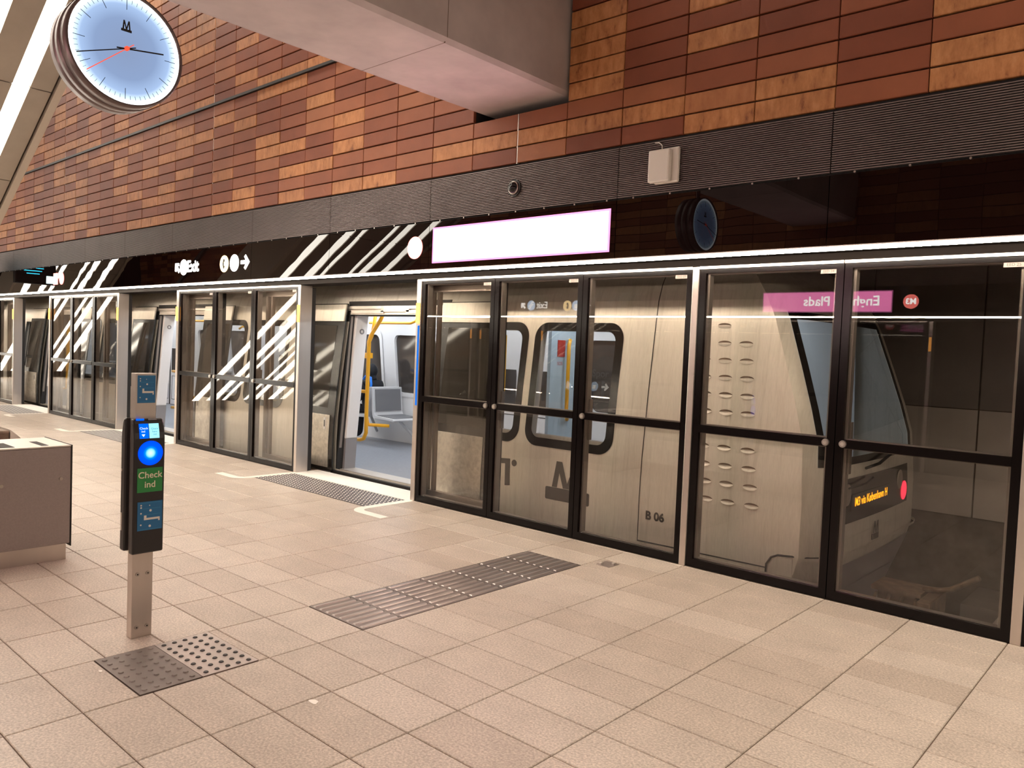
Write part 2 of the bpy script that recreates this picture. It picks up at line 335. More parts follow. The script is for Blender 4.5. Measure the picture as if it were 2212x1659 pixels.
# ------------------------------------------------------------------ setting: brick walls, louvers, fascia
YW = -.255; BX, BA, BZ, BB = -3.9296, .52545, 3.1163, .1398
def mk_brick(mb, x, y, z, w_, h_):   # front face towards -y
    b = .004; x1, z1, yb = x+w_, z+h_, y+.03
    mb.add([(x, yb, z), (x1, yb, z), (x1, yb, z1), (x, yb, z1), (x, y+b, z), (x1, y+b, z), (x1, y+b, z1), (x, y+b, z1), (x+b, y, z+b), (x1-b, y, z+b), (x1-b, y, z1-b), (x+b, y, z1-b)],
           [(0, 1, 5, 4), (1, 2, 6, 5), (2, 3, 7, 6), (3, 0, 4, 7), (4, 5, 9, 8), (5, 6, 10, 9), (6, 7, 11, 10), (7, 4, 8, 11), (8, 9, 10, 11)])
XL, XR = -46, 7
wall = MB()
wall.box(XL, -4.99, YW+.03, .3, BZ-.02, CEIL).box(-3.92, XR, YW+.03, .3, BZ-.02, CEIL).box(-4.99, -3.92, YW+.03, .3, BZ-.02, 3.53).box(-4.99, -3.92, YW+.3, .5, 3.53, CEIL)
wb = wall.build('wall_back', 'dark'); tag(wb, 'tall wall clad in red and orange glazed brick tiles', kind='structure')
cells = []
for i in range(-80, 21):
    for j in range(0, 31):
        x0 = BX+i*BA+.004; z0 = BZ+j*BB+.006; w_ = BA-.005; h_ = BB-.0115
        if (i+1) % 10 == 0: x0 += .006; w_ -= .006
        if j == 10: z0 += .03; h_ -= .03
        if i in (-1, -2) and j >= 3: continue
        yj = YW+random.uniform(-.003, .003)
        sc = area_px([(x0, yj, z0), (x0+w_, yj, z0), (x0+w_, yj, z0+h_), (x0, yj, z0+h_)])
        if -4.99 < x0 < -8.5: sc = 0
        cells.append((x0, yj, z0, w_, h_, sc))
pieces(wb, cells, mk_brick, 'brick', 'brickj', 'brick', 'far_bricks')
for k in (-2, -1, 0, 1, 2, 3, 4, 5):   # steel expansion strips every ten bricks
    x = -4.455-5.2545*k
    z1 = 3.53 if k == 0 else CEIL
    MB().box(x-.004, x+.006, YW+.005, YW+.03, BZ, z1).build('joint_strip', 'steel_l', wb)
MB().box(XL, -5.0, YW-.022, YW+.02, 4.512, 4.542).build('cable_rail', 'frame_m', wb)
MB().box(-3.9, XR, YW-.022, YW+.02, 4.512, 4.542).build('cable_rail', 'frame_m', wb)

SPL = [-1.83]
pat = [1.585, 2.098, 1.585]
# joints measured on the photograph, continued by their rhythm
J0 = [-10.811, -8.693, -7.096, -5.512, -3.415, -1.831]
SPL = sorted(J0 + [-.235, 1.36, 3.46, 5.05] + [-12.4, -13.99, -16.1, -17.69, -19.28, -21.4, -23, -24.6, -26.7, -28.3, -29.9])
def side_band(opp):
    lv = thing('trim_2' if opp else 'trim_1', (-10, YW, 2.27), 'band of ribbed dark metal grilles above black glass fascia', kind='structure')
    fa = thing('trim_4' if opp else 'trim_3', (-10, YW, 2.27), 'glossy black glass fascia with illuminated signs', kind='structure')
    for a, b in zip(SPL[:-1], SPL[1:]):
        if opp and (a < -24 or b > 6): continue
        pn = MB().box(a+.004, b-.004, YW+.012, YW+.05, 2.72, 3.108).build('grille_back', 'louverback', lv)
        if b > -19.5 or opp:
            mb = MB(); n = 27; h = (3.105-2.725)/n
            for k in range(n):
                z = 2.725+k*h
                mb.prism([(a+.004, YW, z+.0015), (a+.004, YW, z+h*.50), (a+.004, YW+.014, z+h*.54), (a+.004, YW+.014, z)], (b-a-.008, 0, 0))
            tag(mb.build('grille_slats', 'louver', pn), kind='stuff')
        MB().box(a+.0025, b-.0025, YW, YW+.02, 2.275, 2.708).build('fascia_panel', 'bglass', fa)
        mb = MB()
        x = a+.15
        while x < b-.05:
            mb.cyl((x, YW-.004, 2.713), (0, -1, 0), .007, .006, 8); x += .31
        mb.build('fixing_bolt', 'bolt', fa)
    MB().box(XL if not opp else -24, SPL[-1], YW+.02, YW+.2, 2.27, 3.11).build('fascia_core', 'dark', fa)
    # light strip along the lower edge and soffit
    xs = [SPL[-1], 1.36, -1.83, -5.1, -8.7, -13.99, -19.28, -28.3]
    for b, a in zip(xs[:-1], xs[1:]):
        mb = MB(); mb.tube([(a+.003, YW+.012, 2.256), (b-.003, YW+.012, 2.256)], .0125, 12); mb.build('light_strip', 'led', fa, True)
    MB().box(-28.3, SPL[-1], YW+.032, .0, 2.262, 2.30).build('soffit', 'soffit_b', fa)
    MB().box(-28.3, SPL[-1], -.012, .26, 2.216, 2.275).build('header', 'soffit_b', fa)
    return lv, fa
lv, fa = side_band(False)

# ------------------------------------------------------------------ platform screen panels
NPAN = [0]
def screen_panel(x0, x1, label, kl=False, kr=False, plate=None, group=None, lite=False):
    t = thing('glass_screen_panel', ((x0+x1)/2, .03, 0), label, 'screen panel', group)
    s, H = .048, 2.194; e = .003; x0 += e; x1 -= e
    MB().box(x0, x0+s, 0, .06, .004, H).build('stile', 'frame', t); MB().box(x1-s, x1, 0, .06, .004, H).build('stile', 'frame', t)
    MB().box(x0+s, x1-s, 0, .06, H-.030, H).build('top_rail', 'frame', t); MB().box(x0+s, x1-s, 0, .06, .004, .064).build('bottom_rail', 'frame', t)
    MB().box(x0+s, x1-s, -.004, .06, 1.003, 1.058).build('middle_rail', 'frame', t)
    MB().box(x0, x1, -.012, .06, H, 2.213).build('capping', 'steel_l', t)
    MB().box(x0+s-.002, x1-s+.002, .018, .026, 1.056, H-.028).build('pane', 'glass', t); MB().box(x0+s-.002, x1-s+.002, .018, .026, .062, 1.005).build('pane', 'glass', t)
    if lite: return t
    mb = MB()
    for (za, zb) in ((.064, 1.003), (1.058, H-.030)):
        mb.box(x0+s, x0+s+.018, .03, .085, za, zb).box(x1-s-.018, x1-s, .03, .085, za, zb).box(x0+s+.018, x1-s-.018, .03, .085, zb-.008, zb).box(x0+s+.018, x1-s-.018, .03, .07, za, za+.006)
    mb.build('reveal', 'reveal', t)
    for on, x in ((kl, x0+.052), (kr, x1-.052)):
        if on:
            k = MB().cyl((x, -.004, 1.030), (0, -1, 0), .024, .016, 20, .022).build('lock_knob', 'bolt', t)
            MB().cyl((x, -.0205, 1.030), (0, -1, 0), .012, .003, 14).build('keyhole', 'tmetal', k)
            MB().box(x-.006+(.02 if on is kl else -.02), x+.006+(.02 if on is kl else -.02), .062, .1, .83, 1.17).build('push_bar', 'reveal', t)
    if plate:
        p = MB().box(x1-s-.105, x1-s-.003, .012, .0175, H-.061, H-.033).build('number_plate', 'plategrey', t)
        text(plate, .024, x1-s-.054, H-.047, FY(.0115), 'lettering', p)
    return t
def post(x0, x1, label, group=None, y1=.15, lamp=None):
    t = thing('door_post', ((x0+x1)/2, .07, 0), label, 'post', group)
    MB().box(x0, x1, -.012, y1, 0, 2.213).build('column', 'steel', t, bevel=.004)
    if lamp: MB().box((x0+x1)/2-lamp, (x0+x1)/2+lamp, -.03, -.0125, 1.775, 1.978).build('amber_lamp', 'amber', t, bevel=.006)
    return t
def leaf(x0, x1, label, group=None):   # platform sliding door, open behind the fixed panel
    t = thing('sliding_door', ((x0+x1)/2, .17, 0), label, 'door', group)
    b = .05
    MB().box(x0, x0+b, .15, .2, .01, 2.19).build('stile', 'leafbar', t); MB().box(x1-b, x1, .15, .2, .01, 2.19).build('stile', 'frame_m', t)
    MB().box(x0+b, x1-b, .15, .2, .01, .1).build('bottom_rail', 'leafbar', t); MB().box(x0+b, x1-b, .15, .2, 2.1, 2.19).build('top_rail', 'leafbar', t)
    MB().box(x0+.11, x0+.145, .155, .195, .1, 2.1).build('mullion', 'leafbar', t)
    MB().box(x0+b, x1-b, .172, .18, .1, 2.1).build('pane', 'glass', t); return t
P = 5.235
groups = [[-5.873, -4.881, -3.889, -2.881], [-11.096, -10.072, -9.064, -8.044], [-16.350, -15.302, -14.274, -13.250], [-21.60, -20.57, -19.56, -18.540]]
names = [['glass screen panel beside the open door under the pink station sign', 'glass screen panel in front of the upright train window under the pink sign', 'glass screen panel in front of the lettering B 06 on the train'],
         ['glass screen panel right of the open door behind the check-in post', 'middle glass screen panel under the lift and phone signs', 'glass screen panel left of the yellow-poled train door, beside amber lamp'],
         ['glass screen panel left of the check-in post, first past the far door', 'middle glass screen panel left of the check-in post', 'glass screen panel left of the check-in post, next to amber lamp'],
         ['farthest glass screen panel beyond the farthest open door', 'second farthest glass screen panel beyond the farthest open door', 'glass screen panel beside farthest open door at far end']]
kn = [[(0, 1), (1, 0), (1, 0)], [(0, 1), (1, 0), (1, 0)], [(0, 1), (1, 0), (0, 0)], [(0, 0), (0, 0), (0, 0)]]
pl = [['EED 21', 'EED 22', 'EED 23'], ['EED 18', 'EED 19', 'EED 20'], [None]*3, [None]*3]
for gi, xs in enumerate(groups):
    for k in range(3): screen_panel(xs[k], xs[k+1], names[gi][k], kn[gi][k][0], kn[gi][k][1], pl[gi][k])
screen_panel(-2.829, -1.7975, 'glass screen panel with plate EED 24 in front of train nose dimples', 0, 1, 'EED 24')
screen_panel(-1.7975, -.7622, 'glass screen panel with plate EED 25 in front of empty track', 1, 0, 'EED 25')
screen_panel(-.708, .33, 'glass screen panel right of the bare post past the empty track', 0, 0, None)
post(-2.881, -2.829, 'slim bare steel post beside the panel with plate EED 24', y1=.06)
post(-.7622, -.708, 'slim bare steel post at end of the panel with plate EED 25', y1=.06)
DN = ['nearest open door with yellow poles', 'open door behind the check-in post', 'farthest open door', 'open door past the farthest screen panels']
for k in range(3):
    a, b = groups[k+1][3], groups[k][0]
    post(a, a+.052, 'steel post with amber lamp on left side of the '+DN[k], y1=.15, lamp=.016)
    post(b-.062, b, 'steel post with amber lamp on right side of the '+DN[k], y1=.15, lamp=.020)
    leaf(a-.97, a+.05, 'slid-back glass door leaf left of the '+DN[k]); leaf(b-.05, b+.97, 'slid-back glass door leaf right of the '+DN[k])
# glowing strip added for the blue reflection on the nearest door's jamb
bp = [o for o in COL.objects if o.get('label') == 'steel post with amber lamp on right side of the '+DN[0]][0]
MB().box(-5.903, -5.881, -.0165, -.0125, .96, 1.755).build('blue_reflection_strip', 'bluestrip', bp)

# ------------------------------------------------------------------ door thresholds, tactile mats, markings
for k, dx in enumerate(DOORS[:4]):
    nm = DN[k]
    mt = thing('tactile_mat', (dx+.01, -.3, 0), 'dark studded mat in front of the '+nm, 'floor mat')
    a, b, y0, y1 = dx-.99, dx+1.015, -.563, -.06
    for q in range(4):
        w_ = (b-a)/4
        MB().box(a+q*w_+.002, a+(q+1)*w_-.002, y0, y1, -.005, .001).build('plate', 'mat', mt)
    mb = MB(); nx, ny = 40, 9
    if k < 3:
        for i in range(nx):
            for j in range(ny): mb.cyl((a+.03+i*(b-a-.06)/(nx-1), y0+.03+j*(y1-y0-.06)/(ny-1), .001), (0, 0, 1), .011, .004, 6, .008)
        tag(mb.build('studs', 'steel_l', mt), kind='stuff')
    tag(MB().box(dx-1.06, dx+1.08, -.055, .315, -.05, .002).build('threshold_plate', 'paint'), 'pale threshold strip under the '+nm, 'threshold')
    # L-shaped white corner markings
    for s_, sd in ((-1, 'left'), (1, 'right')):
        ex = dx+(-1.0 if s_ < 0 else 1.02); w_ = .095; out = []; inn = []
        pts_o = [(ex+(0 if s_ < 0 else .0), -.02)]
        L = .46
        o1 = ex if s_ < 0 else ex; path = [(ex, -.03), (ex, -.60)]
        r_ = .13
        for q in range(7):
            a_ = R(90*q/6); path.append((ex+s_*(r_-r_*math.cos(a_)), -.60-r_*math.sin(a_)))
        path.append((ex+s_*L, -.60-r_))
        lft, rig = [], []
        for i, p_ in enumerate(path):
            d = Vector((path[min(i+1, len(path)-1)][0]-path[max(i-1, 0)][0], path[min(i+1, len(path)-1)][1]-path[max(i-1, 0)][1])).normalized(); n_ = Vector((-d.y, d.x))*(w_/2)
            lft.append((p_[0]+n_.x, p_[1]+n_.y)); rig.append((p_[0]-n_.x, p_[1]-n_.y))
        mb = MB()
        for i in range(len(path)-1):
            q4 = [lft[i], lft[i+1], rig[i+1], rig[i]]
            mb.prism([(p_[0]+s_*.035, p_[1], .0005) for p_ in q4], (0, 0, .0012))
        tag(mb.build('floor_marking', 'paint'), 'white L-shaped line on floor, %s side of the %s' % (sd, nm), 'floor marking')

# tactile guide strip and attention field
gs = thing('tactile_guide_strip', (-3.604, -1.58, 0), 'ribbed metal tactile guide strip leading across floor to the screens', 'tactile strip')
for q in range(7):
    y0 = -2.5714+q*.282+.002; y1 = y0+.278
    p_ = MB().box(-3.860, -3.348, y0, y1, -.006, .0008).build('plate', 'tact', gs)
    for r_ in range(8):
        x = -3.860+.032+r_*.064
        mb = MB(); mb.prism([(x-.014, y0+.012, .0008), (x+.014, y0+.012, .0008), (x+.009, y0+.017, .0055), (x-.009, y0+.017, .0055)], (0, .245, 0)); mb.build('rib', 'tact_l', p_)
        MB().cyl((x, y0+.27, .0008), (0, 0, 1), .006, .0008, 8).build('screw', 'frame_m', p_)
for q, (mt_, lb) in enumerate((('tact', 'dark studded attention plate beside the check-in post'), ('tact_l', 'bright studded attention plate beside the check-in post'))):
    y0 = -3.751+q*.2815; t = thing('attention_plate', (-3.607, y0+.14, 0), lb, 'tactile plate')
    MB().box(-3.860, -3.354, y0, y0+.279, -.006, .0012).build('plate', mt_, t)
    for i in range(8):
        for j in range(5):
            MB().cyl((-3.860+.035+i*.0623, y0+.032+j*.0538, .0012), (0, 0, 1), .0125, .0045, 12, .0095).build('stud', 'frame_m' if q else mt_, t)
t = thing('floor_latch', (-3.2, -.42, 0), 'small steel latch plate set into floor near guide strip', 'latch')
MB().box(-3.29, -3.17, -.50, -.36, 0, .002).build('plate', 'tact_l', t, bevel=.001); MB().box(-3.275, -3.255, -.48, -.45, .002, .012).build('lug', 'steel_l', t); MB().box(-3.21, -3.19, -.41, -.38, .002, .012).build('lug', 'steel_l', t)

for (gx, gy, gr, lb) in ((-2.798, -3.25, .024, 'flattened white gum spot on floor tile in the open foreground'), (-3.718, -3.777, .011, 'tiny white gum spot beside the dark studded plate')):
    tag(MB().prism([(gx+gr*(1+.25*math.sin(3*a+gx))*math.cos(a), gy+gr*.8*(1+.2*math.cos(2*a))*math.sin(a), .0003) for a in [2*math.pi*k/14 for k in range(14)]], (0, 0, .0012)).build('gum_spot', 'paint'), lb, 'gum spot')

# ------------------------------------------------------------------ fascia signs (this side)
def station_sign(opp=False):
    o = 'reflected in the glass' if opp else 'on fascia above the train'
    t = thing('station_name_sign', (-4.46, YW, 2.33), 'pink backlit sign reading Enghave Plads '+('on the opposite side of the platform' if opp else 'on the fascia over the nearest screens'), 'sign')
    MB().box(-5.440, -3.480, YW-.006, YW-.001, 2.340, 2.637).build('light_panel', 'pinksign', t)
    for (a, b, c_, d) in ((-5.455, -3.465, 2.325, 2.340), (-5.455, -3.465, 2.637, 2.652), (-5.455, -5.440, 2.340, 2.637), (-3.480, -3.465, 2.340, 2.637)): MB().box(a, b, YW-.006, YW-.001, c_, d).build('panel_edge', 'pinkedge', t)
    text('Enghave Plads', .205, -4.71, 2.493, FY(YW-.008), 'signtext', t, bold=.004)
    u = thing('line_number_sign', (-5.70, YW, 2.38), 'round red backlit sign reading M3 '+('on the opposite side of the platform' if opp else 'left of the station name'), 'sign')
    mb = MB(); slab(mb, circ2(-5.705, 2.482, .105, 36), FY(YW-.001), (0, -.005, 0)); mb.build('disc', 'm3', u)
    text('M3', .115, -5.705, 2.482, FY(YW-.008), 'signtext', u, bold=.004)
station_sign()
def arrow(mb, u, v, L, w_, ang, mapf):
    a = R(ang); c_, s_ = math.cos(a), math.sin(a)
    rot = lambda p: mapf((u+p[0]*c_-p[1]*s_, v+p[0]*s_+p[1]*c_))
    h = L/2
    mb.prism([rot(p) for p in [(-h, -w_/2), (h-w_*.7, -w_/2), (h-w_*.7, w_/2), (-h, w_/2)]], (0, -.004, 0))
    mb.prism([rot(p) for p in [(h, 0), (h*.1, h*.9), (h*.1-w_*.7, h*.9-w_*.5), (h-w_*1.5, 0)]], (0, -.004, 0))
    mb.prism([rot(p) for p in [(h, 0), (h-w_*1.5, 0), (h*.1-w_*.7, -h*.9+w_*.5), (h*.1, -h*.9)]], (0, -.004, 0))
def icon(t, u, v, r, m_, inner):
    mb = MB(); slab(mb, circ2(u, v, r, 28), FY(YW-.001), (0, -.004, 0)); d = mb.build('icon_disc', m_, t)
    mb = MB()
    if inner == 'escalator':
        for o_ in (-.02, .03): mb.prism([FY(YW-.0055)((u+p[0], v+p[1]+o_)) for p in [(-.07, .03), (-.03, .03), (.03, -.05), (.07, -.05), (.07, -.03), (.04, -.03), (-.02, .05), (-.07, .05)]], (0, -.001, 0))
        mb.build('symbol', 'icon_w', d)
    elif inner == 'phone':
        mb.prism([FY(YW-.0055)((u+p[0], v+p[1])) for p in [(-.02, .06), (.01, .06), (.02, .03), (-.002, .02), (-.002, -.02), (.02, -.03), (.01, -.06), (-.02, -.06), (-.04, 0)]], (0, -.001, 0)); mb.build('symbol', 'icon_dark', d)
    else:
        mb.box(u-.045, u+.045, YW-.0065, YW-.0055, v-.05, v+.03); mb.build('symbol', 'icon_w', d)
def exit_signs(u0, u1, flip, where):
    t = thing('exit_sign', (u0, YW, 2.38), 'white backlit Exit sign with arrow and escalator symbol '+where, 'sign')
    if not flip:
        mb = MB(); arrow(mb, u0-.28, 2.49, .17, .042, 135, FY(YW-.001)); mb.build('arrow', 'icon_w', t)
        icon(t, u0-.09, 2.488, .105, 'icon_w', 'escalator'); text('Exit', .21, u0+.17, 2.488, FY(YW-.003), 'icon_w', t, bold=.006)
    else:
        text('Exit', .19, u0-.17, 2.48, FY(YW-.003), 'icon_w', t, bold=.002); icon(t, u0+.12, 2.48, .105, 'icon_b', 'escalator')
        mb = MB(); arrow(mb, u0+.34, 2.48, .16, .04, 45, FY(YW-.001)); mb.build('arrow', 'icon_w', t)
    t = thing('facilities_sign', (u1, YW, 2.38), 'backlit lift and phone symbols with arrow '+where, 'sign')
    if not flip:
        icon(t, u1-.27, 2.488, .105, 'icon_y', 'phone'); icon(t, u1-.02, 2.488, .105, 'icon_w', 'lift')
        mb = MB(); arrow(mb, u1+.24, 2.488, .2, .045, 0, FY(YW-.001)); mb.build('arrow', 'icon_w', t)
    else:
        mb = MB(); arrow(mb, u1-.27, 2.47, .18, .042, 180, FY(YW-.001)); mb.build('arrow', 'icon_w', t)
        icon(t, u1, 2.47, .1, 'icon_b', 'lift'); icon(t, u1+.22, 2.47, .105, 'icon_y', 'phone')
exit_signs(-10.35, -9.07, False, 'on the fascia between two open doors')
t = thing('warning_sign', (-15.2, YW, 2.38), 'small red backlit pictogram pair on the far fascia', 'sign')
MB().box(-15.42, -15.22, YW-.006, YW-.001, 2.38, 2.58).build('pictogram', 'm3', t); mb = MB(); slab(mb, circ2(-15.03, 2.48, .105), FY(YW-.001), (0, -.005, 0)); mb.build('pictogram', 'm3', t)

# devices on the grille
t = thing('dome_camera', (-4.46, YW, 2.84), 'small black round camera set in the grille above the pink sign', 'camera')
MB().cyl((-4.46, YW-.002, 2.912), (0, -1, 0), .072, .01, 28).build('base_ring', 'frame_m', t); MB().ball((-4.46, YW-.012, 2.912), .05, .045, .05).build('dome', 'lens', t, True); MB().ring((-4.46, YW-.0125, 2.912), (0, -1, 0), .042, .056, .01, 24).build('bezel', 'bolt', t, True)
t = thing('access_point', (-3.0, YW, 2.78), 'beige rectangular plastic device box fixed to the ribbed grille', 'device')
MB().box(-3.085, -2.885, YW-.03, YW-.001, 2.785, 3.035).build('backplate', 'white', t, bevel=.012); MB().box(-3.11, -2.935, YW-.075, YW-.03, 2.79, 3.02).build('cover', 'white', t, bevel=.012)
MB().tube([(-3.03, YW-.02, 3.035), (-3.03, YW-.02, 3.06), (-3.06, YW-.015, 3.085), (-3.1, YW-.005, 3.09)], .004, 6).build('cable', 'white', t, True)

# ------------------------------------------------------------------ opposite side of the island platform (seen mirrored in the glass)
TF = rot180
lv2, fa2 = side_band(True)
station_sign(True)
og = 'screen panels on the opposite platform edge'
for xs in ([-5.873, -4.881, -3.889, -2.881], [-2.829, -1.7975, -.7622], [-11.096, -10.072, -9.064, -8.044], [-.708, .33, 1.36], [3.53, 4.55, 5.6, 6.6], [8.9, 9.9, 10.9, 11.9], [14.2, 15.2, 16.2]):
    for a, b in zip(xs[:-1], xs[1:]): screen_panel(a, b, 'black-framed glass screen panel on the opposite platform edge', group=og, lite=True)
pgp = 'steel posts on the opposite platform edge'
for x in (-8.0, -5.93, -2.855, -.735, 1.4, 3.48, 6.65, 8.85, 11.95, 14.15): post(x-.026, x+.026, 'steel post with amber lamp on the opposite platform edge', pgp, lamp=.016 if x in (-8.0, -5.93, 1.4, 3.48, 6.65, 8.85) else None)
TF = lambda v: (-9.0-v[0], -7.31-v[1], v[2])
exit_signs(1.40, .36, True, 'on the opposite side of the platform')
TF = None
ow = MB()
ow.box(XL, XR, -7.36, -7.085, BZ-.02, CEIL); wf = ow.build('wall_front', 'dark'); tag(wf, 'brick-clad wall above the opposite screens', kind='structure')
mb = MB()
for i in range(-46, 12):
    for j in range(0, 31): 
        x0 = BX+i*BA+.004; z0 = BZ+j*BB+.006; w_, h_ = BA-.006, BB-.011; y = -7.055
        mb.add([(x0, y, z0), (x0+w_, y, z0), (x0+w_, y, z0+h_), (x0, y, z0+h_), (x0, y-.03, z0), (x0+w_, y-.03, z0), (x0+w_, y-.03, z0+h_), (x0, y-.03, z0+h_)], [(3, 2, 1, 0), (0, 1, 5, 4), (1, 2, 6, 5), (2, 3, 7, 6), (3, 0, 4, 7)])
tag(mb.build('bricks', 'brickj', wf), kind='stuff')
mb = MB().box(XL, XR, -11.2, -11.1, -1.2, CEIL).box(XL, XR, -11.2, -7.36, -1.25, -1.2).box(XL, XR, -11.2, -7.36, 3.0, 3.1); tag(mb.build('wall_tunnel_front', 'tunnel_d'), 'dark tunnel behind the opposite screens', kind='structure')

# ------------------------------------------------------------------ ceiling and ends
tag(MB().box(XL, XR, -7.36, .5, CEIL, CEIL+.2).build('ceiling', 'ceil'), 'plain concrete station ceiling', kind='structure')
tag(MB().box(XL-.2, XL, -7.4, .5, -.1, CEIL).build('wall_left', 'brick'), 'far end wall of the station', kind='structure')
tag(MB().box(XR, XR+.2, -7.4, .5, -.1, CEIL).build('wall_right', 'concrete'), 'near end wall of the station', kind='structure')
for k, (lx, ly) in enumerate(FILL_LAMPS):  # glowing boxes for the added, unseen fill lights
    t = thing('fill_lamp', (lx, ly, CEIL-.14), 'added white fill-light box, unseen, on the high ceiling', 'lamp', 'added fill lamps high above the platform')
    MB().box(lx-.85, lx+.85, ly-.3, ly+.3, CEIL-.12, CEIL).build('housing', 'stripoff', t); MB().box(lx-.8, lx+.8, ly-.25, ly+.25, CEIL-.135, CEIL-.12).build('diffuser', 'fillface' if lx < 0 else 'fillface_dim', t)

# ------------------------------------------------------------------ concrete beam
ch = .03
bx0, bx1, bz0, bz1 = -4.915, -3.955, 3.6, 5.0
prof = [(bx0+ch, bz0), (bx1-ch, bz0), (bx1, bz0+ch), (bx1, bz1), (bx0, bz1), (bx0, bz0+ch)]
mb = MB(); mb.prism([(p_[0], -7.05, p_[1]) for p_ in prof], (0, 6.98, 0)); bmo = mb.build('concrete_beam', 'concrete'); tag(bmo, 'thick pale concrete beam crossing overhead into the brick wall', 'beam', kind='structure')
mb = MB()
for y in (-1.55, -3.1, -4.6): mb.box(bx0+.02, bx1-.02, y, y+.004, bz0-.001, bz0+.01).box(bx1-.01, bx1+.001, y, y+.004, bz0+.03, bz1)
mb.build('formwork_seam', 'grout', bmo)

# ------------------------------------------------------------------ escalator undersides with light strips
TA = math.tan(R(30)); CA, SA = math.cos(R(30)), math.sin(R(30))
STR = [(-2.565, .15), (-2.97, .15), (-3.20, .09), (-3.70, .085), (-3.93, .14), (-4.335, .15)]
def escalator(z0, joints, label):
    xa = joints[0]; t = thing('escalator', (xa, -3.45, 0), label, 'escalator')
    def sl(mb, xs, xe, y0, y1, n0, n1):   # slab in the inclined plane, n = offset along upward normal
        nx, nz = -SA, CA; P_ = lambda x, y, n: (x+nx*n, y, z0+TA*x+nz*n)
        mb.hexa([P_(xs, y0, n0), P_(xe, y0, n0), P_(xe, y1, n0), P_(xs, y1, n0)], [P_(xs, y0, n1), P_(xe, y0, n1), P_(xe, y1, n1), P_(xs, y1, n1)]); return mb
    edges = [-2.285]
    for y, w_ in STR: edges += [y+w_/2, y-w_/2]
    edges.append(-4.615)
    for a, b in zip(joints[:-1], joints[1:]):
        for k in range(0, len(edges), 2): sl(MB(), a+.006, b-.006, edges[k+1]+.004, edges[k]-.004, 0, .04).build('soffit_panel', 'soffit', t)
        for y, w_ in STR: sl(MB(), a+.010, b-.010, y-w_/2+.004, y+w_/2-.004, .012, .03).build('light_strip', 'strip', t)
    sl(MB(), joints[0], joints[-1], -4.615, -2.285, .04, .5).build('truss', 'tunnel_d', t)
    sl(MB(), joints[0], joints[-1], -2.270, -2.195, -.03, .75).build('side_cladding', 'soffit_e', t); sl(MB(), joints[0], joints[-1], -4.705, -4.63, -.03, .75).build('side_cladding', 'soffit_e', t)
    for y in (-2.24, -4.66):
        sl(MB(), joints[0], joints[-1], y-.012, y+.012, .75, 1.5).build('glass_balustrade', 'glass', t)
        sl(MB(), joints[0], joints[-1], y-.035, y+.035, 1.5, 1.56).build('handrail', 'rubber', t)
    return t
joints = [-15.88, -14.53, -13.19, -11.87, -10.54, -9.215, -7.89, -6.56, -5.23, -3.95]
escalator(9.365, joints, 'nearest escalator underside with rows of bright light strips rising overhead')
escalator(17.10, [j-13.40 for j in joints], 'farther escalator underside with light strips seen mirrored in far screens')

# ------------------------------------------------------------------ clock
CX, CY, CZ = -4.40, -3.446, 3.066
ck = thing('station_clock', (CX-.1, CY, CZ-.3), 'round backlit station clock with black rim hanging under the beam', 'clock')
mb = MB(); mb.cyl((CX-.004, CY, CZ), (1, 0, 0), .287, .004, 64); fc = mb.build('face', 'clockface', ck, org=(CX, CY, CZ))
MB().ring((CX-.07, CY, CZ), (1, 0, 0), .287, .300, .082, 64).build('rim', 'clockrim', ck, True)
MB().ring((CX-.13, CY, CZ), (1, 0, 0), .27, .303, .055, 64).build('rear_rim', 'clockrim', ck, True); MB().cyl((CX-.20, CY, CZ), (1, 0, 0), .283, .19, 64).build('body', 'rubber', ck, True)
fc2 = MB().cyl((CX-.206, CY, CZ), (1, 0, 0), .287, .004, 64).build('rear_face', 'clockface', ck, org=(CX-.206, CY, CZ)); MB().ring((CX-.212, CY, CZ), (1, 0, 0), .287, .300, .082, 64).build('rim', 'clockrim', ck, True)
def cbar(ang, r0, r1, w_, x, mat, name, sgn=1):
    a = R(ang); d = Vector((0, math.sin(a)*sgn, math.cos(a))); n_ = Vector((0, math.cos(a)*sgn, -math.sin(a))); c_ = Vector((x, CY, CZ))
    return MB().prism([tuple(c_+d*r0-n_*w_), tuple(c_+d*r1-n_*w_), tuple(c_+d*r1+n_*w_), tuple(c_+d*r0+n_*w_)], (.002, 0, 0)).build(name, mat, ck)
for k in range(60): cbar(k*6, .205 if k % 5 == 0 else .242, .262, .0012 if k % 5 == 0 else .0007, CX+.001, 'clockhand', 'tick_mark')
cbar(82, -.05, .198, .0036, CX+.006, 'clockhand', 'hour_hand'); cbar(250, -.05, .262, .0027, CX+.010, 'clockhand', 'minute_hand'); cbar(230, -.045, .258, .0022, CX+.014, 'redhand', 'second_hand')
MB().cyl((CX+.005, CY, CZ), (1, 0, 0), .012, .014, 18).build('hub', 'redhand', ck)
emblem_m(CY, CZ+.103, .021, .045, FX(CX+.0025), 'clockhand', ck); MB().box(CX+.001, CX+.003, CY-.027, CY+.027, CZ+.090, CZ+.103).build('emblem_bar', 'clockhand', ck)
MB().cyl((CX-.10, CY, CZ+.297), (0, 0, 1), .022, 3.6-CZ-.297, 16).build('hanger', 'clockrim', ck)

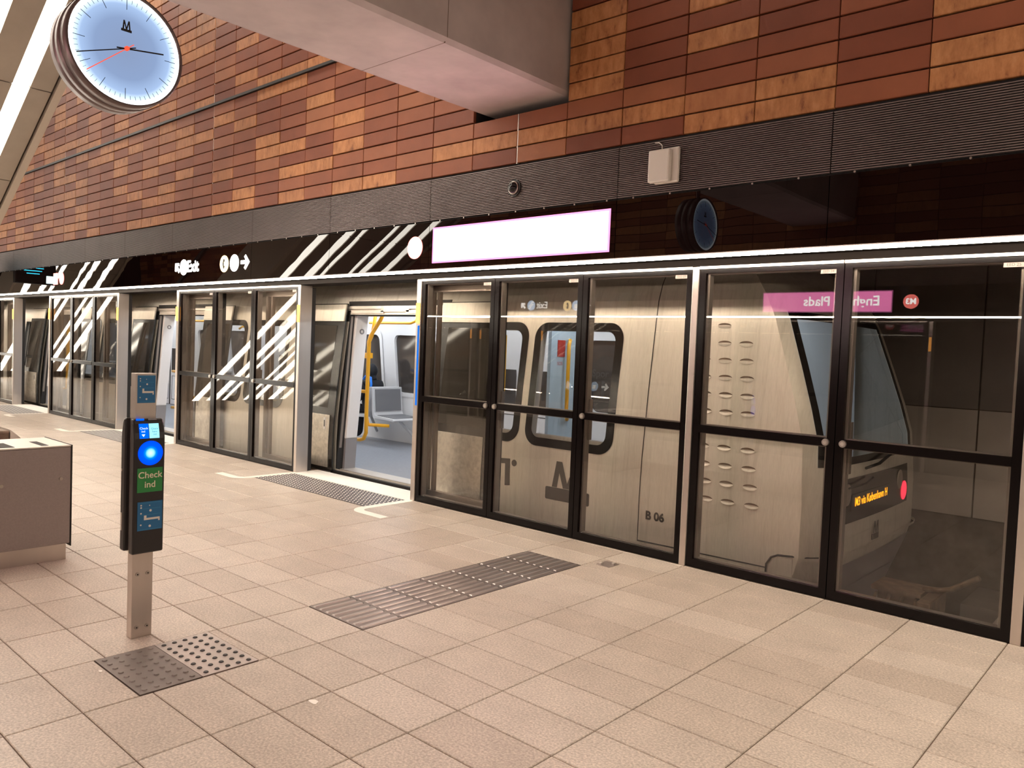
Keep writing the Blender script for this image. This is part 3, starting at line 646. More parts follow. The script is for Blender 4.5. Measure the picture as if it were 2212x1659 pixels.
# ------------------------------------------------------------------ hanging passenger display (visible mirrored in the far fascia)
t = thing('passenger_display', (-18.9, -1.0, 2.6), 'hanging departure display with cyan lines mirrored in far fascia', 'display')
MB().box(-19.0, -18.88, -1.40, -.62, 2.55, 3.02).build('housing', 'frame_m', t); MB().box(-18.878, -18.86, -1.38, -.64, 2.57, 3.0).build('screen', 'tblack', t)
for q in range(4): MB().box(-18.858, -18.852, -1.2+.04*q, -.68-.05*q, 2.94-.06*q, 2.955-.06*q).build('text_line', 'cyan', t)
MB().box(-18.858, -18.85, -1.35, -1.21, 2.58, 2.74).build('pictogram', 'teal', t); MB().cyl((-18.94, -1.0, 3.02), (0, 0, 1), .02, CEIL-3.02, 10).build('hanger', 'frame_m', t)

# ------------------------------------------------------------------ check-in post
cp_ = thing('check_in_post', (-4.043, -3.469, 0), 'steel check-in post with black card readers and a glowing blue light', 'card reader')
MB().box(-4.073, -4.015, -3.521, -3.417, 0, 1.357).build('column', 'steel', cp_, bevel=.003)
for z in (.055, .33):
    for y in (-3.495, -3.443):
        b_ = MB().cyl((-4.015, y, z), (1, 0, 0), .0105, .004, 18).build('bolt', 'bolt', cp_); MB().cyl((-4.011, y, z), (1, 0, 0), .004, .0012, 8).build('bolt_socket', 'frame_m', b_)
def plate_info(y0, y1, z0, z1, x, parent, nm):
    p = MB().box(x, x+.0022, y0, y1, z0, z1).build(nm, 'bluelabel', parent); h = z1-z0; w_ = y1-y0; xx = x+.0022
    mb = MB()
    for (u, v, r_) in ((.14, .88, .03), (.14, .80, .03), (.14, .60, .03), (.14, .20, .03), (.48, .86, .02), (.52, .68, .045), (.5, .14, .045)): mb.cyl((xx, y0+u*w_, z0+v*h), (1, 0, 0), r_*w_*1.1, .0008, 12)
    mb.box(xx, xx+.0008, y0+.26*w_, y0+.90*w_, z0+.36*h, z0+.43*h).box(xx, xx+.0008, y0+.84*w_, y0+.90*w_, z0+.30*h, z0+.37*h).box(xx, xx+.0008, y0+.26*w_, y0+.36*w_, z0+.43*h, z0+.52*h)
    mb.build('symbols', 'white', p)['kind'] = 'stuff'; mb = MB()
    for v in (.96, .76, .55, .04): mb.box(xx, xx+.0006, y0+.1*w_, y0+.92*w_, z0+v*h-.002, z0+v*h)
    mb.build('print_line', 'bluestrip_dim', p)['kind'] = 'stuff'
    return p
plate_info(-3.512, -3.423, 1.207, 1.347, -4.015, cp_, 'info_plate')
def reader(xf, sgn, name):
    # side profile in X-Z, extruded along Y (front at xf facing sgn*X)
    y0, y1 = -3.543, -3.388; xb = -4.015 if sgn > 0 else -4.073
    pr = [(xb, .445), (xf-sgn*.004, .445), (xf, .455), (xf, 1.03), (xf-sgn*.004, 1.06), (xf-sgn*.016, 1.105), (xf-sgn*.028, 1.125), (xb, 1.13)]
    mb = MB(); mb.prism([(a, y0, b) for a, b in pr], (0, y1-y0, 0)); return mb.build(name, 'reader', cp_, bevel=.008)
rd = reader(-3.966, 1, 'card_reader'); reader(-4.125, -1, 'rear_card_reader')
xr = -3.9655
mb = MB(); mb.cyl((xr, -3.4625, .957), (1, 0, 0), .062, .0022, 40); mb.build('blue_light', 'bluelight', rd, org=(xr, -3.4625, .957))
gl = MB().box(xr, xr+.002, -3.526, -3.400, .759, .882).build('green_label', 'green', rd)
text('Check', .046, -3.463, .845, FX(xr+.0032), 'cream', gl, bold=.0006); text('ind', .046, -3.463, .797, FX(xr+.0032), 'cream', gl, bold=.0006)
plate_info(-3.522, -3.398, .565, .711, xr, rd, 'info_label')
# tilted screen on the upper bevel
def sc(u, v):   # u: y, v: 0..1 along the bevel from z=1.032 to 1.108
    z = 1.032+v*.073; k = 1 if z > 1.06 else 0
    x = -3.966-(.004*(z-1.03)/.03 if z < 1.06 else .004+.012*(z-1.06)/.045)
    return (x+.0025, u, z)
for (a, b, mt_, nm) in ((-3.518, -3.472, 'scr_blue', 'screen'), (-3.469, -3.419, 'scr_cyan', 'screen')):
    mb = MB(); mb.add([sc(a, 0), sc(b, 0), sc(b, .38), sc(a, .38), sc(b, 1), sc(a, 1)], [(0, 1, 2, 3), (3, 2, 4, 5)]); mb.build(nm, mt_, rd)
off = lambda p: (lambda q: (q[0]+.0012, q[1], q[2]))(sc(p[0], (p[1]-1.032)/.073))
text('Check', .0155, -3.495, 1.082, off, 'scr_txt', rd); text('ind', .0155, -3.499, 1.067, off, 'scr_txt', rd)
mb = MB(); mb.add([off((-3.508, 1.053)), off((-3.499, 1.040)), off((-3.490, 1.053))], [(0, 1, 2)]); mb.build('down_arrow', 'scr_txt', rd)
for s_, z in (('Check', 1.079), ('here', 1.065), ('ind', 1.051)): text(s_, .0135, -3.442, z, off, 'scr_dark', rd)
MB().box(xr-.03, xr-.022, -3.525, -3.488, 1.121, 1.129).build('blue_key', 'scr_blue', rd); MB().box(xr-.03, xr-.022, -3.465, -3.425, 1.121, 1.129).build('keypad', 'tgrey', rd)
MB().cyl((-4.102, -3.543, .86), (0, -1, 0), .007, .004, 12).build('side_screw', 'bolt', cp_); MB().box(-4.108, -4.096, -3.546, -3.543, .55, .64).build('side_handle', 'steel_l', cp_)

# ------------------------------------------------------------------ waste bins
def bin_(x0, x1, y0, y1, label, group=None):
    t = thing('waste_bin', ((x0+x1)/2, (y0+y1)/2, 0), label, 'bin', group)
    MB().box(x0+.03, x1-.03, y0+.03, y1-.022, 0, .108).build('plinth', 'steel', t); MB().box(x0, x1-.012, y0, y1-.008, .112, .775).build('body', 'binmat', t)
    MB().box(x1-.012, x1, y0, y1-.01, .118, .772).build('front_panel', 'binmat', t)
    MB().box(x0-.01, x1+.004, y1-.007, y1, .095, .787).build('side_panel', 'frame_m', t)
    tp = MB().box(x0, x1, y0, y1-.008, .776, .784).build('top', 'steel_l', t)
    return t, tp
t, tp = bin_(-6.25, -5.73, -4.15, -3.222, 'grey metal waste bin with dark slots in its top beside check-in post')
for (ya, yb) in ((-3.395, -3.35), (-3.75, -3.55)): MB().box(-6.03, -5.785, ya, yb, .784, .7855).build('slot', 'dark', tp)
for y, z in ((-3.292, .562), (-3.64, .545)):
    MB().cyl((-5.73, y, z), (1, 0, 0), .011, .01, 14).build('lock', 'bolt', t)
t = thing('metal_bench', (-7.4, -3.7, 0), 'brown metal bench with rounded light end behind the waste bin', 'bench')
MB().box(-7.9, -7.0, -4.4, -3.24, .62, .76).build('seat', 'rust', t, bevel=.02); mb = MB(); mb.prism([(-7.9, -3.24, .62), (-7.9, -3.14, .62), (-7.9, -3.17, .70), (-7.9, -3.24, .765)], (.9, 0, 0)); mb.build('end_cap', 'steel_l', t)
MB().box(-7.8, -7.1, -4.3, -3.35, 0, .62).build('base', 'tgrey', t)

# ------------------------------------------------------------------ tunnel behind the screens
tn = MB().box(XL, XR, 3.73, 3.9, -1.3, 4.2).build('wall_tunnel', 'tunnel_d'); tag(tn, 'dark tunnel wall behind the train', kind='structure')
for i in range(-14, 8):
    xa = -1.70+i*1.05
    if xa+1.05 < -6: continue
    for (z0, z1, m_) in ((.06, 1.135, 'tunnel_l'), (1.145, 2.05, 'tunnel'), (2.06, 3.4, 'tunnel')): MB().box(xa+.008, xa+1.042, 3.70, 3.73, z0, z1).build('wall_panel', m_, tn)  # lower panels coloured lighter to stand for the light falling on them
tag(MB().box(XL, XR, .32, 3.73, -1.3, -1.2).build('floor_track', 'tunnel_d'), 'dark track bed', kind='structure')
tag(MB().box(XL, XR, .25, .32, -1.2, -.06).build('wall_platform_edge', 'tunnel_d'), 'concrete platform edge', kind='structure')
tag(MB().box(XL, XR, .2, 3.9, 4.1, 4.25).build('ceiling_tunnel', 'tunnel_d'), 'dark tunnel ceiling', kind='structure')
for y, nm in ((.98, 'near'), (2.42, 'far')):
    mb = MB(); mb.prism([(-28, y+a, b) for a, b in ((-.07, -1.2), (.07, -1.2), (.07, -1.185), (.015, -1.17), (.015, -1.09), (.036, -1.08), (.036, -1.045), (-.036, -1.045), (-.036, -1.08), (-.015, -1.09), (-.015, -1.17), (-.07, -1.185))], (34, 0, 0))
    tag(mb.build('rail', 'rust'), 'rusty running rail on track bed, the one %s' % ('next to the platform' if nm == 'near' else 'next to the tunnel wall'), 'rail')
tag(MB().box(-1.6, 6, 2.95, 3.7, -1.2, -.62).build('walkway', 'tunnel', None), 'grey concrete walkway along the tunnel wall', 'walkway')
tag(MB().box(-1.15, 6, 1.5, 2.1, -1.2, -.42).build('cable_trough', 'tunnel_l', None), 'pale concrete cable trough between the rails', 'trough')
t = thing('track_device', (-1.6, 1.0, -1.2), 'rusty trackside machine with tread plate and bent pipe', 'machine')
MB().box(-1.80, -1.46, .95, 1.25, -.12, -.09).build('tread_plate', 'rust', t); MB().box(-1.76, -1.50, .98, 1.22, -.95, -.12).build('housing', 'rust', t); MB().box(-1.78, -1.20, 1.06, 1.38, -1.2, -.95).build('foot', 'rust', t)
MB().box(-1.45, -1.36, .80, 1.25, -.26, -.10).build('clamp', 'rust', t, bevel=.01); MB().tube([(-1.48, 1.1, -.08), (-1.36, 1.08, -.06), (-1.30, 1.08, -.04), (-1.12, 1.05, .09)], .02, 10).build('pipe', 'rust', t, True)
for q in range(4): MB().tube([(-1.76+q*.09, .95, -.14), (-1.75+q*.09, .86, -.17), (-1.70+q*.09, .82, -.2), (-1.66+q*.09, .95, -.2)], .012, 8).build('hose', 'rust', t, True)

# ------------------------------------------------------------------ metro train
TC = 1.70
PR = [(-.95, .62), (-.45, .50), (-.06, .445), (.03, .44), (.35, .44), (.66, .452), (.77, .462), (1.2, .502), (1.745, .566), (1.82, .576), (2.02, .606), (2.16, .655), (2.30, .74), (2.42, .86), (2.52, 1.04), (2.58, 1.32), (2.60, TC)]
def ys(z):
    for (za, ya), (zb, yb) in zip(PR[:-1], PR[1:]):
        if za <= z <= zb: return ya+(yb-ya)*(z-za)/(zb-za)
    return PR[-1][1]
tr = thing('metro_train', (-10, TC, -1.2), 'beige driverless metro train standing at the screens with open doors', 'train')
DP = 5.235
dcs = [-6.98-DP*k for k in range(3)]
XN = -24.0
def noff(z):
    T = [(-.95, -.25), (-.3, -.18), (0., -.03), (.12, 0), (.5, 0), (.95, -.03), (1.2, -.10), (1.5, -.20), (1.87, -.33), (2.05, -.42), (2.2, -.53), (2.35, -.70), (2.48, -.95), (2.56, -1.25), (2.6, -1.6)]
    for (a, b), (c_, d) in zip(T[:-1], T[1:]):
        if a <= z <= c_: return b+(d-b)*(z-a)/(c_-a)
    return T[-1][1]
def nose(t_, z, o=0.):   # t_ in -1..1 across the front
    hw = TC-ys(z); u = abs(t_); drop = .04*u*u+.15*max(0, (u-.76)/.24)**2
    wq = 1.; return (-1.97+noff(z)-drop+o, TC+t_*hw*wq-(o*.6 if t_ < -.8 else (-o*.6 if t_ > .8 else 0)), z)
# side shell facing the platform, with holes
holes = []
for d in dcs: holes += [(d-.85, d+.85, .03, 1.90), (d+1.04+.08, d+2.05-.08, .77, 1.745), (d+2.13+.08, d+3.14-.08, .77, 1.745)]
holes += [(dcs[-1]-2.2, dcs[-1]-1.2, .77, 1.745)]
xb = sorted(set([XN, -3.53] + [round(h[0], 4) for h in holes] + [round(h[1], 4) for h in holes])); NZ = [-.95, -.45, -.3, -.06, 0, .02, .03, .12, .35, .5, .66, .77, .78, .95, 1.2, 1.5, 1.745, 1.82, 1.87, 1.93, 2.02, 2.05, 2.16, 2.2, 2.30, 2.35, 2.42, 2.48, 2.52, 2.56, 2.58, 2.60]
zb = sorted(set(NZ + [1.90]))
def shell_side(far):
    mb = MB(); yy = (lambda z: 2*TC-ys(z)) if far else ys
    for z0, z1 in zip(zb[:-1], zb[1:]):
        xs_ = [x for x in xb if x < -3.5]+['n']
        for a, b in zip(xs_[:-1], xs_[1:]):
            xa0 = xa1 = a
            if b == 'n': xb0, xb1 = nose(-1, z0)[0], nose(-1, z1)[0]
            else: xb0 = xb1 = b
            if b != 'n':
                mx = (a+b)/2; mz = (z0+z1)/2
                if not far and any(h[0] < mx < h[1] and h[2] < mz < h[3] for h in holes): continue
                if far and any(h[0] < mx < h[1] and h[2] < mz < h[3] for h in fholes): continue
            mb.add([(xa0, yy(z0), z0), (xb0, yy(z0), z0), (xb1, yy(z1), z1), (xa1, yy(z1), z1)], [(0, 1, 2, 3)])
    return mb
body = shell_side(False).build('body_side', 'train', tr, True)
sv_x = xb
fholes = [(-10.94, -9.93, .78, 1.74), (-9.62, -8.6, .78, 1.74), (-5.85, -4.84, .78, 1.74), (-4.39, -3.5, .78, 1.74), (-16.1, -15.1, .78, 1.74), (-14.8, -13.8, .78, 1.74)]
xb = sorted(set([XN]+[h[0] for h in fholes]+[h[1] for h in fholes])); zb = sorted(set(NZ+[1.74, 1.90]))
shell_side(True).build('body_far_side', 'train', tr, True)
# nose
def nose_grid(ts, zs, o=0.):
    mb = MB(); n = len(ts); L = [nose(t_, z, o) for z in zs for t_ in ts]
    mb.add(L, [(j*n+i, j*n+i+1, (j+1)*n+i+1, (j+1)*n+i) for j in range(len(zs)-1) for i in range(n-1)]); return mb
TS = [-1, -.97, -.93, -.89, -.86, -.83, -.78, -.72, -.66, -.6, -.4, -.2, 0, .2, .4, .6, .66, .70, .74, .78, .83, .88, .93, .97, 1]
ZS = [z for z in NZ if z <= .78]; ZT = [1.93]+[z for z in NZ if z > 1.93]
ns = nose_grid(TS, ZS).build('nose_shell', 'train', tr, True); nose_grid(TS, ZT).build('nose_roof', 'train', tr, True)
ZW = [z for z in NZ if .78 <= z <= 1.93]
nose_grid([-1, -.97, -.95, -.93], ZW).build('corner_pillar', 'train', tr, True); nose_grid([.70, .74, .78, .83, .88, .93, .97, 1], ZW).build('corner_pillar', 'train', tr, True)
nose_grid([-.93, -.91, -.89], ZW, .002).build('windshield_frame', 'tblack', tr, True); nose_grid([.62, .66, .70], ZW, .002).build('windshield_frame', 'tblack', tr, True)
TW = [-.89, -.86, -.83, -.78, -.72, -.66, -.6, -.4, -.2, 0, .2, .4, .6, .62]
nose_grid(TW, [.78, .84], .002).build('windshield_frame', 'tblack', tr, True); nose_grid(TW, [1.87, 1.93], .002).build('windshield_frame', 'tblack', tr, True)
nose_grid(TW, [.84]+[z for z in NZ if .9 < z <= 1.87], .0).build('windshield', 'wshield', tr, True)
TP = [-.80, -.75, -.7, -.65, -.6, -.4, -.2, 0, .2, .4, .58]
fp = nose_grid(TP, [.34, .36, .5, .66, .68], .006).build('front_panel', 'tblack', tr, True)
nose_grid([-.85]+TP+[.7, .8], [-.95, -.45, -.06, .02], .012).build('front_skirt', 'tgrey', tr, True)
nose_grid(TS, [.10, .125], .03).build('bumper_lip', 'train', tr, True)
yd = 1.39
d_ = MB().box(-1.985, -1.966, .93, 1.86, .43, .555).build('destination_display', 'tblack', fp)
text('M3 via København H', .094, 1.395, .492, FX(-1.963), 'disp', d_, sx=1.0, bold=.0015)
emblem_m(1.53, .185, .065, .10, FX(-1.958), 'lettering', ns); MB().box(-1.966, -1.958, 1.455, 1.605, .135, .18).build('emblem_bar', 'lettering', ns)
for t_, m_, z_ in ((.47, 'redlamp', .45), (.36, 'plategrey', .56), (-.74, 'redlamp', .45), (-.66, 'plategrey', .56)):
    q = nose(t_, z_, .01); MB().ball(q, .012, .075, .085).build('tail_lamp' if m_ == 'redlamp' else 'head_lamp', m_, fp, True)
MB().tube([nose(-.4, .74, .03), nose(-.2, .76, .05), nose(.1, .82, .04)], .012, 8).build('wiper_arm', 'rubber', tr, True)
MB().tube([nose(-.7, .62, .04), nose(-.45, .63, .05), nose(-.3, .66, .04)], .008, 8).build('wiper_arm', 'rubber', tr, True)
# seam, corner flap, vents
def on_side(x, z, o=.003): return (x, ys(z)-o, z)
def ribbon(mb, xa, xb_, zl, o=.003):   # strip on the side between two x values following the profile
    for z0, z1 in zip(zl[:-1], zl[1:]): mb.add([on_side(xa, z0, o), on_side(xb_, z0, o), on_side(xb_, z1, o), on_side(xa, z1, o)], [(0, 1, 2, 3)])
    return mb
ribbon(MB(), -3.535, -3.527, [-.02, .35, .66, 1.2, 1.745, 2.02, 2.16, 2.3]).build('panel_seam', 'rubber', tr)
mb = MB(); mb.add([on_side(-3.535, -.02), on_side(-2.40, -.005), on_side(-2.40, .005), on_side(-3.535, -.008)], [(0, 1, 2, 3)]); mb.build('panel_seam', 'rubber', tr)
mb = MB(); mb.prism([on_side(p[0], p[1], .012) for p in [(-2.40, -.30), (-2.20, -.30), (-2.20, .105), (-2.30, .095), (-2.345, .075), (-2.375, .03)]], (0, .02, 0)); cf = mb.build('corner_flap', 'train', tr)
nose_grid([-1, -.97, -.93, -.89, -.86, -.83, -.8], [-.45, -.3, -.06, 0, .03, .10], .014).build('flap_wing', 'train', cf, True)
MB().tube([on_side(-2.42, -.28, .008), on_side(-2.395, .03, .008), on_side(-2.36, .088, .008), on_side(-2.31, .112, .008), on_side(-2.22, .12, .008), nose(-.95, .12, .006), nose(-.9, .12, .006), nose(-.82, .12, .006)], .008, 8).build('flap_seam', 'rubber', cf, True)
vx = [(-2.99, -2.80, -2.61)]
def vent(x, z):
    v = MB(); a, b = .058, .022; n = 16; c_ = on_side(x, z, .002)
    L = [(c_[0]+a*math.cos(2*math.pi*i/n), c_[1]-.011*max(0, -math.sin(2*math.pi*i/n)), c_[2]+b*math.sin(2*math.pi*i/n)) for i in range(n)]
    v.add(L+[(c_[0], c_[1]+.004, c_[2]-.002)], [(i, (i+1) % n, n) for i in range(n)]); o = v.build('vent_dimple', 'train', tr)
    u = MB(); L = []
    for i in range(9):
        q = math.pi*i/8; L.append((c_[0]+a*math.cos(q), c_[1]-.0015, c_[2]+b*math.sin(q)))
    for i in range(8, -1, -1):
        q = math.pi*i/8; L.append((c_[0]+a*math.cos(q), c_[1]-.0015, c_[2]+b*.35*math.sin(q)))
    u.add(L, [tuple(range(18))]); u.build('dimple_shade', 'rust', o)  # dark crescent colours in the shade under the dimple's upper edge
for z in (1.81, 1.67, 1.535, 1.40, 1.265, 1.13):
    for k, x in enumerate((-3.05, -2.87, -2.69)):
        if z > 1.75 and k == 2: continue
        vent(x+(1.81-z)*.13-.03, z)
for z in (.854, .716, .579, .44):
    for x in (-2.985, -2.80, -2.605): vent(x+(.854-z)*.16, z)
# window surrounds and panes
def window(xa, xc, z0=.66, z1=1.825):
    cx, cz, hw, hh = (xa+xc)/2, (z0+z1)/2, (xc-xa)/2, (z1-z0)/2
    o_ = rr(cx, cz, hw, hh, .15, 8); i_ = rr(cx, cz, hw-.08, hh-.08, .09, 8); n = len(o_)
    mb = MB(); L = [on_side(*p, .006) for p in o_]+[on_side(*p, .006) for p in i_]+[on_side(*p, -.004) for p in o_]
    mb.add(L, [(i, (i+1) % n, n+(i+1) % n, n+i) for i in range(n)]+[(2*n+i, 2*n+(i+1) % n, (i+1) % n, i) for i in range(n)])
    w_ = mb.build('window_surround', 'tblack', tr)
    mb = MB(); c_ = on_side(cx, cz, .002); mb.add([on_side(*p, .002) for p in i_]+[c_], [(i, (i+1) % n, n) for i in range(n)]); mb.build('window_pane', 'tglass', w_)
    return w_
for d in dcs:
    window(d+1.04, d+2.05); window(d+2.13, d+3.14)
# train doors: leaves slid open outside the body
def tleaf(xa, xc, hx):
    o = -.035
    def plate(zl, xs, dpt=.03):
        mb = MB()
        for z0, z1 in zip(zl[:-1], zl[1:]):
            A = lambda x, z, e: (x, ys(z)-.05-e, z)
            mb.hexa([A(xs[0], z0, dpt), A(xs[1], z0, dpt), A(xs[1], z0, 0), A(xs[0], z0, 0)], [A(xs[0], z1, dpt), A(xs[1], z1, dpt), A(xs[1], z1, 0), A(xs[0], z1, 0)])
        return mb
    lf = plate([.0, .35, .66, 1.2, 1.82, 2.03], (xa, xc), .012).build('door_leaf', 'tblack', tr)
    g0, g1 = (xa+.10, xc-.02) if hx > 0 else (xa+.02, xc-.10)
    plate([1.815, 2.02], (xa+.01, xc-.01), .03).build('door_fairing', 'train', lf)
    plate([.04, .35, .66, .675], (g0-.02, g1-.02) if hx > 0 else (g0+.02, g1+.02), .02).build('door_panel', 'tmetal', lf)
    plate([.76, 1.2, 1.76], (g0+.03, g1-.05), .014).build('door_window', 'door_glass', lf)
    hx_ = g1-.07 if hx < 0 else g0+.03
    MB().box(hx_-.018, hx_+.018, ys(.57)-.076, ys(.57)-.068, .50, .64).build('handle_plate', 'twhite', lf); MB().box(hx_-.007, hx_+.007, ys(.57)-.078, ys(.57)-.0755, .53, .61).build('handle_slot', 'tblack', lf)
for d in dcs:
    tleaf(d-1.69, d-.845, -1); tleaf(d+.845, d+1.69, 1)
    # portal lining, pillars, sill, mechanism
    for s_ in (-1, 1):
        x = d+s_*.85; a, b = (x-.20, x) if s_ < 0 else (x, x+.20)
        mb = MB(); mb.hexa([(a, .445, 0), (b, .445, 0), (b, .535, 0), (a, .535, 0)], [(a, .585, 1.95), (b, .585, 1.95), (b, .655, 1.95), (a, .655, 1.95)]); pj_ = mb.build('door_portal', 'rubber', tr)
        e = .05 if s_ < 0 else -.05; xx = b if s_ < 0 else a
        mb = MB(); mb.hexa([(xx-.004, .48, .28), (xx+.004, .48, .28), (xx+.004, .515, .28), (xx-.004, .515, .28)], [(xx-.004, .60, 1.88), (xx+.004, .60, 1.88), (xx+.004, .63, 1.88), (xx-.004, .63, 1.88)]); mb.build('portal_strip', 'leafbar', pj_)
        p0, p1 = (x-.20, x+.035) if s_ < 0 else (x-.035, x+.20)
        mb = MB(); mb.hexa([(p0, .555, .39), (p1, .555, .39), (p1, .72, .39), (p0, .72, .39)], [(p0, .66, 1.9), (p1, .66, 1.9), (p1, .84, 1.9), (p0, .84, 1.9)]); wp = mb.build('door_pillar', 'twhite', tr, bevel=.01)
        mb = MB(); mb.hexa([(p0, .54, .02), (p1, .54, .02), (p1, .70, .02), (p0, .70, .02)], [(p0, .555, .39), (p1, .555, .39), (p1, .72, .39), (p0, .72, .39)]); mb.build('kick_panel', 'tgrey', wp)
        if s_ < 0: MB().ring((p1, .74, 1.70), (1, 0, 0), .018, .034, .006, 20).build('speaker', 'tgrey', wp)
    MB().box(d-.9, d+.9, .40, .50, -.04, .012).build('door_sill', 'rubber', tr); MB().box(d-.85, d+.85, .50, .72, .0, .022).build('sill_plate', 'steel_l', tr)
    mb = MB().box(d-.9, d+.9, .60, .9, 1.895, 2.06); mb.build('door_header', 'rubber', tr)
    for (a, b, z0, z1, m_) in ((-.88, -.25, 1.965, 2.0, 'steel_l'), (-.25, .25, 1.93, 2.0, 'tmetal'), (.25, .88, 1.965, 2.0, 'steel_l'), (-.8, -.2, 1.915, 1.945, 'steel_l'), (.2, .8, 1.915, 1.95, 'steel_l')): MB().box(d+a, d+b, .57, .60, z0, z1).build('door_mechanism', m_, tr)
# interior
MB().box(XN, -2.5, .62, 2.92, -.05, .018).build('train_floor', 'tfloor', tr)
il = MB().box(XN, -2.6, .75, 2.65, 2.10, 2.14).build('train_ceiling', 'twhite', tr)
for y in (1.05, 2.35):
    x = -3.2
    while x > -20:
        MB().box(x-1.9, x, y-.07, y+.07, 2.085, 2.099).build('ceiling_light', 'tlight', il); x -= 2.1
mb = MB()
def inner(z): return 2.88-.0*z if z < .5 else 2.88-.115*(z-.5)
zz = [.02, .78, 1.74, 2.1]; xx = sorted([XN, -2.6]+[h[0] for h in fholes]+[h[1] for h in fholes])
for z0, z1 in zip(zz[:-1], zz[1:]):
    for a, b in zip(xx[:-1], xx[1:]):
        if any(h[0] < (a+b)/2 < h[1] and h[2] < (z0+z1)/2 < h[3] for h in fholes): continue
        mb.add([(a, inner(z0), z0), (b, inner(z0), z0), (b, inner(z1), z1), (a, inner(z1), z1)], [(0, 1, 2, 3)])
iw = mb.build('interior_wall', 'twhite', tr)
mb = MB(); near = [h for h in holes]; xx = sorted(set([XN, -2.6]+[h[0] for h in near]+[h[1] for h in near])); zz = [.02, .77, 1.745, 1.90, 2.1]
for z0, z1 in zip(zz[:-1], zz[1:]):
    for a, b in zip(xx[:-1], xx[1:]):
        if any(h[0]-.01 < (a+b)/2 < h[1]+.01 and h[2]-.02 < (z0+z1)/2 < h[3]+.01 for h in near): continue
        A = lambda x, z: (x, ys(z)+.07, z)
        mb.add([A(a, z0), A(b, z0), A(b, z1), A(a, z1)], [(3, 2, 1, 0)])
mb.build('interior_wall_near', 'twhite', tr)
for h in fholes:
    cx, cz, hw, hh = (h[0]+h[1])/2, (h[2]+h[3])/2, (h[1]-h[0])/2, (h[3]-h[2])/2; o_ = rr(cx, cz, hw+.035, hh+.035, .1, 6); i_ = rr(cx, cz, hw-.03, hh-.03, .1, 6); n = len(o_)
    F = lambda p, e: (p[0], inner(p[1])-e, p[1]); mb = MB(); mb.add([F(p, .012) for p in o_]+[F(p, .012) for p in i_]+[F(p, -.04) for p in i_], [(i, (i+1) % n, n+(i+1) % n, n+i) for i in range(n)]+[(n+i, n+(i+1) % n, 2*n+(i+1) % n, 2*n+i) for i in range(n)])
    fw_ = mb.build('interior_window_frame', 'twhite', tr); mb = MB(); mb.add([F(p, -.03) for p in i_]+[F((cx, cz), -.03)], [(i, (i+1) % n, n) for i in range(n)]); mb.build('far_window_pane', 'farglass', fw_)
for d in dcs:   # closed doors on the far side
    for s_ in (-1, 1):
        dl = MB().box(d+s_*.41-.40, d+s_*.41+.40, 2.80, 2.83, .03, 1.88).build('far_door_leaf', 'twhite', tr)
        MB().box(d+s_*.41-.34, d+s_*.41+.34, 2.79, 2.80, .75, 1.75).build('far_door_window', 'farglass', dl, bevel=.002)
        mb = MB()
        for (a, b, c_, e) in ((-.33, .33, .14, .15), (-.33, .33, .66, .67), (-.33, -.32, .14, .67), (.32, .33, .14, .67)): mb.box(d+s_*.41+a, d+s_*.41+b, 2.795, 2.80, c_, e)
        mb.build('panel_outline', 'rubber', dl)
    MB().box(d-.012, d+.012, 2.785, 2.80, .03, 1.88).build('door_seal', 'rubber', tr)
def seat(x, y0, y1, face=1):
    s_ = MB(); s_.prism([(x+face*a, y0, b) for a, b in ((0, .90), (.035, .90), (.075, .52), (.10, .475), (.52, .455), (.55, .435), (.54, .415), (.10, .43), (.05, .46), (.03, .52))], (0, y1-y0, 0)); o = s_.build('seat', 'seatshell', tr, bevel=.008)
    c_ = MB(); c_.prism([(x+face*a, y0+.04, b) for a, b in ((.043, .87), (.050, .87), (.088, .54), (.081, .54))], (0, y1-y0-.08, 0)); c_.build('back_cushion', 'seatgrey', o)
    c_ = MB(); c_.prism([(x+face*a, y0+.04, b) for a, b in ((.12, .483), (.50, .463), (.50, .456), (.12, .476))], (0, y1-y0-.08, 0)); c_.build('seat_cushion', 'seatgrey', o)
    MB().tube([(x+face*.3, (y0+y1)/2, .43), (x+face*.42, y1-.05, .16)], .022, 8).build('seat_strut', 'seatshell', o)
for k in range(3):
    x = -9.48-DP*k; seat(x, 2.23, 2.80, 1); seat(x-.06, 2.23, 2.80, -1)
    seat(x+DP*1+.25, 2.2, 2.78, 1) if k == 0 else None
seat(-3.95, .75, 1.35, -1); seat(-4.6, 2.2, 2.78, 1)
